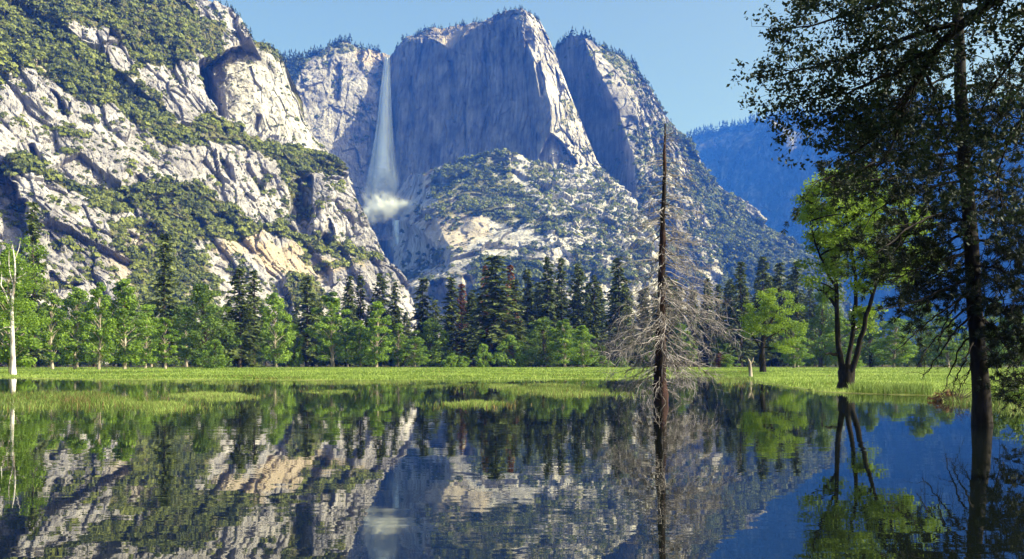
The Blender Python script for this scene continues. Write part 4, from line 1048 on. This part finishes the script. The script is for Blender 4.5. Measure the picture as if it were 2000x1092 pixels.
# triple-trunked oak on the right shore
D = 59.0
tb, cb = MB(), MB()
def limb(tb, pts, r0, r1, n=14, sides=8, rough=.06, wob=.03):
    Q = resample(W(pts), n); Q[1:-1] += rng.normal(0, wob, (n - 2, 3)); tb.tube(Q, np.linspace(r0, r1, n), sides, .5, rough); return Q
base_ = W([(1652, 768, D), (1652, 757, D), (1653, 745, D), (1654, 728, D), (1655, 712, D)])
tb.tube(base_, [.8, .58, .52, .56, .5], 12, .5, .08)
lm = [limb(tb, [(1646, 728, D), (1639, 700, D), (1636, 640, D), (1633, 560, D), (1629, 490, D), (1634, 430, D), (1628, 385, D)], .22, .05),
      limb(tb, [(1654, 722, D + .3), (1661, 680, D + .5), (1668, 630, D + .8), (1673, 570, D + 1), (1668, 510, D + 1), (1650, 450, D + 1), (1655, 390, D + 1.4)], .19, .05),
      limb(tb, [(1662, 728, D - .3), (1676, 690, D - .5), (1686, 640, D - .8), (1698, 590, D - 1), (1712, 550, D - 1.3), (1740, 500, D - 1.6), (1775, 455, D - 2)], .22, .05),
      limb(tb, [(1673, 570, D + 1), (1690, 520, D + 1.4), (1700, 460, D + 1.6), (1705, 400, D + 1.8)], .12, .04),
      limb(tb, [(1633, 560, D), (1610, 520, D - .5), (1590, 470, D - 1), (1580, 420, D - 1.4)], .10, .03),
      limb(tb, [(1638, 692, D), (1628, 694, D - .2), (1618, 688, D - .4), (1612, 692, D - .5)], .14, .05, 6),
      limb(tb, [(1634, 600, D), (1610, 570, D + 1), (1585, 560, D + 1.6)], .12, .03)]
for poly, n, tm, dd in (([(1558, 395), (1600, 342), (1690, 332), (1725, 380), (1725, 478), (1640, 492), (1580, 478)], 75, .62, 2.6),
                        ([(1560, 390), (1600, 340), (1690, 328), (1745, 365), (1830, 420), (1842, 500), (1770, 535), (1700, 495), (1640, 488), (1590, 470)], 112, .55, 3.4),
                        ([(1575, 505), (1640, 500), (1640, 600), (1570, 590)], 9, .5, 1.6), ([(1640, 480), (1730, 490), (1790, 530), (1740, 580), (1700, 560)], 14, .5, 2.2), ([(1560, 455), (1640, 480), (1640, 530), (1580, 520)], 10, .5, 2), ([(1672, 598), (1712, 598), (1706, 644), (1680, 644)], 9, .6, 1.0), ([(1590, 500), (1720, 500), (1740, 580), (1620, 590), (1570, 570)], 16, .48, 2.4), ([(1700, 470), (1850, 480), (1830, 560), (1730, 560)], 16, .4, 2.5)):
    for p in polypts(poly, n):
        c = world(p[0], p[1], D + rng.uniform(-dd, dd))
        best = min((np.linalg.norm(q - c) + (0 if q[2] < c[2] else 2.5), tuple(q)) for l2 in lm for q in l2[2:])
        s0 = np.array(best[1]); tb.tube(resample(np.array([s0, (s0 + c) / 2 + [0, 0, .25], c]), 6), np.linspace(.06, .012, 6), 4, .5)
        leaf_clump(cb, c, rng.uniform(.5, 1.05), int(rng.uniform(80, 190)), .2, tm + rng.normal(0, .1), .6)
r = at_base("oak", world(1652, 760, D), "triple trunked oak with yellow green leaves on the right shore", "tree")
put(tb, "trunk", M['darkbark'], r); put(cb, "crown", M['oakleaf'], r, False)

# oak standing out on the right meadow
D = 152.0
tb, cb = MB(), MB()
lm = [limb(tb, [(1490, 730, D), (1489, 715, D), (1487, 690, D), (1491, 655, D), (1494, 620, D), (1492, 590, D)], .62, .12, 12),
      limb(tb, [(1489, 690, D), (1478, 665, D), (1462, 645, D), (1452, 630, D)], .2, .05, 8), limb(tb, [(1491, 655, D), (1508, 625, D), (1524, 600, D), (1530, 585, D)], .28, .06, 8),
      limb(tb, [(1491, 665, D), (1515, 650, D), (1540, 640, D)], .18, .04, 8), limb(tb, [(1494, 620, D), (1478, 600, D), (1470, 590, D)], .14, .04, 6)]
for poly, n, tm in (([(1440, 640), (1450, 600), (1480, 570), (1520, 563), (1558, 590), (1568, 640), (1545, 690), (1520, 685), (1500, 650), (1470, 662)], 62, .45),):
    for p in polypts(poly, n):
        c = world(p[0], p[1], D + rng.uniform(-5, 5)); best = min((np.linalg.norm(q - c), tuple(q)) for l2 in lm for q in l2[2:]); s0 = np.array(best[1])
        tb.tube(resample(np.array([s0, (s0 + c) / 2 + [0, 0, .4], c]), 5), np.linspace(.09, .02, 5), 4, .5)
        leaf_clump(cb, c, rng.uniform(.9, 1.7), 150, .34, tm + .15 * (700 - p[1]) / 130 + rng.normal(0, .1), .6)
r = at_base("oak", world(1490, 729, D), "dark trunked oak with a rounded light green crown out on the meadow", "tree")
put(tb, "trunk", M['darkbark'], r); put(cb, "crown", M['oakleaf'], r, False)

# weathered stump at the inlet
D = 110.0
tb = MB(); Q = W([(1466, 742, D), (1466, 730, D), (1465, 718, D), (1464, 708, D), (1461, 700, D)]); tb.tube(Q, [.3, .24, .22, .2, .05], 8, .5, .12)
tb.tube(W([(1465, 712, D), (1470, 704, D), (1472, 698, D)]), [.14, .1, .04], 6, .5, .1)
r = tb.build("stump", M['palebark'], None, True); tag(r, "short pale broken stump at the edge of the inlet", "stump")

def bough(tb, cb, pts, r0, r1, nsub, slen, leaves, L, tmean, clumpR, droop=.15, dead=False, needle=False, tmin=.12):
    Q = resample(W(pts), 18); Q[1:-1] += rng.normal(0, .02, (16, 3)); tb.tube(Q, np.linspace(r0, r1, 18), 6, .5, .08)
    tg = np.gradient(Q, axis=0); tg /= np.linalg.norm(tg, axis=1)[:, None]
    for i in range(nsub):
        t = tmin + (1 - tmin) * (i + rng.uniform()) / nsub; k = min(17, int(t * 17)); d = tg[k] * rng.uniform(.2, .9) + rng.normal(0, .6, 3) + np.array([0, 0, -.1 if dead else .05]); d /= np.linalg.norm(d)
        l1 = slen * rng.uniform(.4, 1.2); rr = max(.006, min(r1, r0 * .3))
        q1 = twig(tb, Q[k], d, l1, rr, 6, droop, .22, 4)
        for j in range(3 if not dead else 5):
            d2 = d + rng.normal(0, .7, 3) + np.array([0, 0, -.35 if dead else 0]); d2 /= np.linalg.norm(d2)
            q2 = twig(tb, q1[rng.integers(2, 6)], d2, l1 * rng.uniform(.3, .6), rr * .5, 4, droop, .2, 3)
            if leaves:
                if needle:
                    for e in (q2[-1], q2[-2]):
                        n = leaves; dd = rdir(n) + d2 * .7; cb.cards(e + dd * L * .35, dd, rdir(n), L * rng.uniform(.7, 1.2, n), L * .13, np.clip(tmean + rng.normal(0, .2, n), 0, 1))
                else:
                    leaf_clump(cb, q2[-1], clumpR * rng.uniform(.6, 1.2), int(leaves * rng.uniform(.5, 1.4)), L, tmean + rng.normal(0, .1), .8)

# big dark pine standing in the shallows on the right
D = 25.6
tb, cb = MB(), MB()
pk = [(1919, 850), (1919, 830), (1917, 780), (1911, 700), (1904, 600), (1894, 450), (1883, 300), (1876, 150), (1869, 0), (1863, -150), (1858, -320), (1855, -520)]
Q = resample(W([(x, y, D) for x, y in pk]), 40)
tb.tube(Q + rng.normal(0, .008, Q.shape), np.interp(np.linspace(0, 1, 40), [0, .03, .1, .3, 1], [.33, .27, .225, .19, .09]), 12, .5, .07)
def px_at(y): return np.interp(-y, [-p[1] for p in pk], [p[0] for p in pk])
live = [(140, [(1800, 170), (1735, 205)]), (200, [(1780, 232), (1690, 246)]), (235, [(1760, 262), (1645, 325)]), (270, [(1775, 292), (1668, 300)]), (296, [(1720, 316), (1582, 358)]), (322, [(1740, 345), (1640, 372)]), (350, [(1765, 380), (1690, 425)]), (330, [(1790, 345), (1700, 352)]),
        (398, [(1785, 436), (1712, 495)]), (425, [(1800, 450), (1745, 470)]), (452, [(1805, 490), (1735, 520)]), (490, [(1820, 515), (1745, 545)]), (330, [(1950, 350), (2030, 380)]), (262, [(1960, 270), (2050, 300)]), (420, [(1940, 412), (2000, 440)]), (170, [(1950, 160), (2040, 185)]), (100, [(1790, 110), (1720, 150)]), (215, [(1940, 215), (2000, 235)]), (370, [(1930, 372), (1990, 395)]), (470, [(1935, 470), (1985, 500)]), (520, [(1945, 520), (2000, 560)]), (575, [(1945, 590), (1990, 640)]), (620, [(1940, 640), (1975, 690)]), (540, [(1850, 565), (1790, 600)]), (520, [(1830, 545), (1760, 580)])]
for y, e in live:
    dz = rng.uniform(-2.2, 2.2); x0 = px_at(y)
    bough(tb, cb, [(x0, y, D)] + [(p[0], p[1], D + dz * (k + 1) / 2) for k, p in enumerate(e)], .05, .014, 22, 1.0, 24, .18, .35, .0, .12, False, True)
dead = [(505, [(1830, 535), (1770, 575), (1720, 590)]), (545, [(1850, 560), (1790, 590), (1715, 606)]), (570, [(1850, 600), (1800, 640), (1742, 690)]), (590, [(1860, 625), (1815, 672), (1790, 720)]), (610, [(1866, 645), (1830, 700), (1800, 742)]), (640, [(1876, 680), (1856, 730), (1842, 765)]), (655, [(1886, 700), (1866, 745), (1858, 770)]),
        (530, [(1940, 545), (1960, 580), (1965, 620)]), (610, [(1945, 640), (1970, 690), (1985, 730)]), (660, [(1938, 690), (1950, 730), (1955, 765)]), (560, [(1870, 590), (1840, 640), (1830, 690)]), (470, [(1850, 500), (1800, 530), (1770, 560)]), (680, [(1895, 720), (1880, 755)])]
for y, e in dead:
    dz = rng.uniform(-1.6, 1.6); x0 = px_at(y)
    bough(tb, cb, [(x0, y, D)] + [(p[0], p[1], D + dz * (k + 1) / 2) for k, p in enumerate(e)], .035, .01, 9, .55, 0, 0, 0, 0, .3, True)
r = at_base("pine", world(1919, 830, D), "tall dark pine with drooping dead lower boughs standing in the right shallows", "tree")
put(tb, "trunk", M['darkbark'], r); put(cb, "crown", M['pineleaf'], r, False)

# oak rooted beyond the right edge, its limbs reach over the water
tb, cb = MB(), MB()
gx = world(2330, 700, 13.0); gx[2] = gz(gx[0], gx[1])
tb.tube(resample(np.array([gx - [0, 0, .3], gx + [0, 0, 1.5], gx + [-.2, .1, 4], gx + [-.7, .3, 6.5], gx + [-1.2, .6, 9.5], gx + [-1.4, .8, 13]]), 20), np.linspace(.42, .16, 20), 10, .5, .06)
tr_ = [2290, -120, 13.2]
OB = [([tr_, (2060, -60, 13.5), (1935, 5, 14), (1870, 45, 14), (1830, 90, 14.3), (1780, 170, 14.5), (1730, 245, 15), (1690, 290, 15.3), (1635, 315, 15.5)], .15, .014, 44, .14),
      ([(1870, 45, 14), (1800, 66, 14.5), (1720, 92, 15), (1640, 118, 15.3), (1560, 138, 15.6), (1484, 152, 16)], .05, .008, 36, .0),
      ([tr_, (1960, -66, 13.5), (1840, -34, 14), (1740, 0, 14.3), (1650, 30, 14.6), (1570, 55, 15), (1500, 62, 15.2)], .07, .008, 40, .3),
      ([(1830, 90, 14.3), (1740, 150, 14.5), (1660, 178, 14.6), (1590, 195, 14.8), (1525, 205, 15)], .04, .008, 34, .0),
      ([tr_, (2050, -90, 12.5), (1960, -40, 12.3), (1880, -50, 12.5), (1780, -60, 12.8), (1660, -40, 13), (1560, 0, 13)], .06, .008, 36, .3),
      ([(2100, -66, 13), (2040, 40, 13.2), (1980, 110, 13.4), (1930, 180, 13.6), (1905, 260, 13.8)], .045, .008, 26, .1),
      ([(2150, -60, 13), (2060, 130, 13), (1990, 240, 13), (1945, 340, 13.2), (1960, 420, 13.4)], .04, .008, 26, .2),
      ([(1780, 170, 14.5), (1762, 230, 14.4), (1740, 300, 14.4), (1690, 345, 14.4)], .035, .008, 20, .0),
      ([(1730, 245, 15), (1650, 238, 15.2), (1585, 215, 15.4)], .03, .008, 18, .0),
      ([(1840, 80, 14.2), (1780, 20, 14.8), (1700, -10, 15.2), (1610, -8, 15.5)], .04, .008, 26, .0),
      ([(1800, 130, 14.4), (1830, 200, 14), (1850, 270, 13.8), (1835, 330, 13.6)], .03, .008, 18, .0)]
for pts, r0, r1, ns, tm in OB:
    bough(tb, cb, [tuple(p) for p in pts], r0, r1, int(ns * 1.3), .75, 20, .085, .35, .2, .05, False, False, max(.06, tm))
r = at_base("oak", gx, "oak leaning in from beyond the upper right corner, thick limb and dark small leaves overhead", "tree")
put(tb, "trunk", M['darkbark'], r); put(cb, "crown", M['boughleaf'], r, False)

# young dark conifer at the right edge
D = 24.0
tb, cb = MB(), MB(); px0 = 2072
Q = resample(W([(px0, 806, D), (px0, 600, D), (px0 - 4, 330, D)]), 14); tb.tube(Q, np.linspace(.2, .03, 14), 8, .5, .05)
for i in range(52):
    y = 770 - 430 * i / 52; L = np.interp(y, [340, 560, 780], [30, 118, 140]) * rng.uniform(.7, 1.05); a = rng.uniform(0, 6.283)
    dx, dy = math.cos(a) * L, math.sin(a) * L / F * D
    bough(tb, cb, [(px0, y, D), (px0 + dx * .5, y + 8, D + dy * .5), (px0 + dx, y + 26, D + dy)], .025, .008, 8, .5, 18, .13, .3, 0, .15, False, True)
r = at_base("conifer", world(px0, 806, D), "young dark conifer whose boughs poke in at the right edge", "conifer")
put(tb, "trunk", M['darkbark'], r); put(cb, "crown", M['pineleaf'], r, False)

# shore shrub and dead brush on the right bank
def shrub(px, top, D, w_, label, m, leaves=70, name="shrub", L=.13):
    X = (px - 1000) / F * D; z = gz(X, D); h = CAMZ + (HOR - top) / F * D - z
    tb, cb = MB(), MB(); hw = w_ / 2 / F * D
    for i in range(26):
        a = rng.uniform(0, 6.283); q = rng.uniform(.15, 1); e = np.array([X + math.cos(a) * hw * q, D + math.sin(a) * hw * q, z + h * rng.uniform(.35, 1) * (1.05 - .5 * q)])
        s0 = np.array([X + rng.normal(0, .15), D + rng.normal(0, .15), z - .05])
        tb.tube(resample(np.array([s0, (s0 + e) / 2 + [0, 0, .15 * h], e]), 6), np.linspace(.03, .008, 6), 4, .5)
        if leaves: leaf_clump(cb, e, hw * rng.uniform(.2, .34), leaves, L, .4 + rng.normal(0, .12))
        else:
            for j in range(5): twig(tb, e, rdir(1)[0] * [1, 1, .6], hw * .4, .008, 4, .1, .2, 3)
    r = at_base(name, (X, D, z), label, "shrub")
    put(tb, "stems", M['darkbark'] if leaves else M['bark'], r)
    if leaves: put(cb, "foliage", m, r, False)
shrub(1985, 716, 37, 110, "leafy green shrub on the right bank beside the big pine", M['darkleaf'])
shrub(1868, 742, 41, 90, "tangle of brown dead brush on the bank left of the big pine trunk", M['rust'], 0, "dead_brush")
shrub(1845, 762, 42.5, 60, "low reddish brush at the waterline left of the big pine", M['rust'], 26, "low_brush", .1)
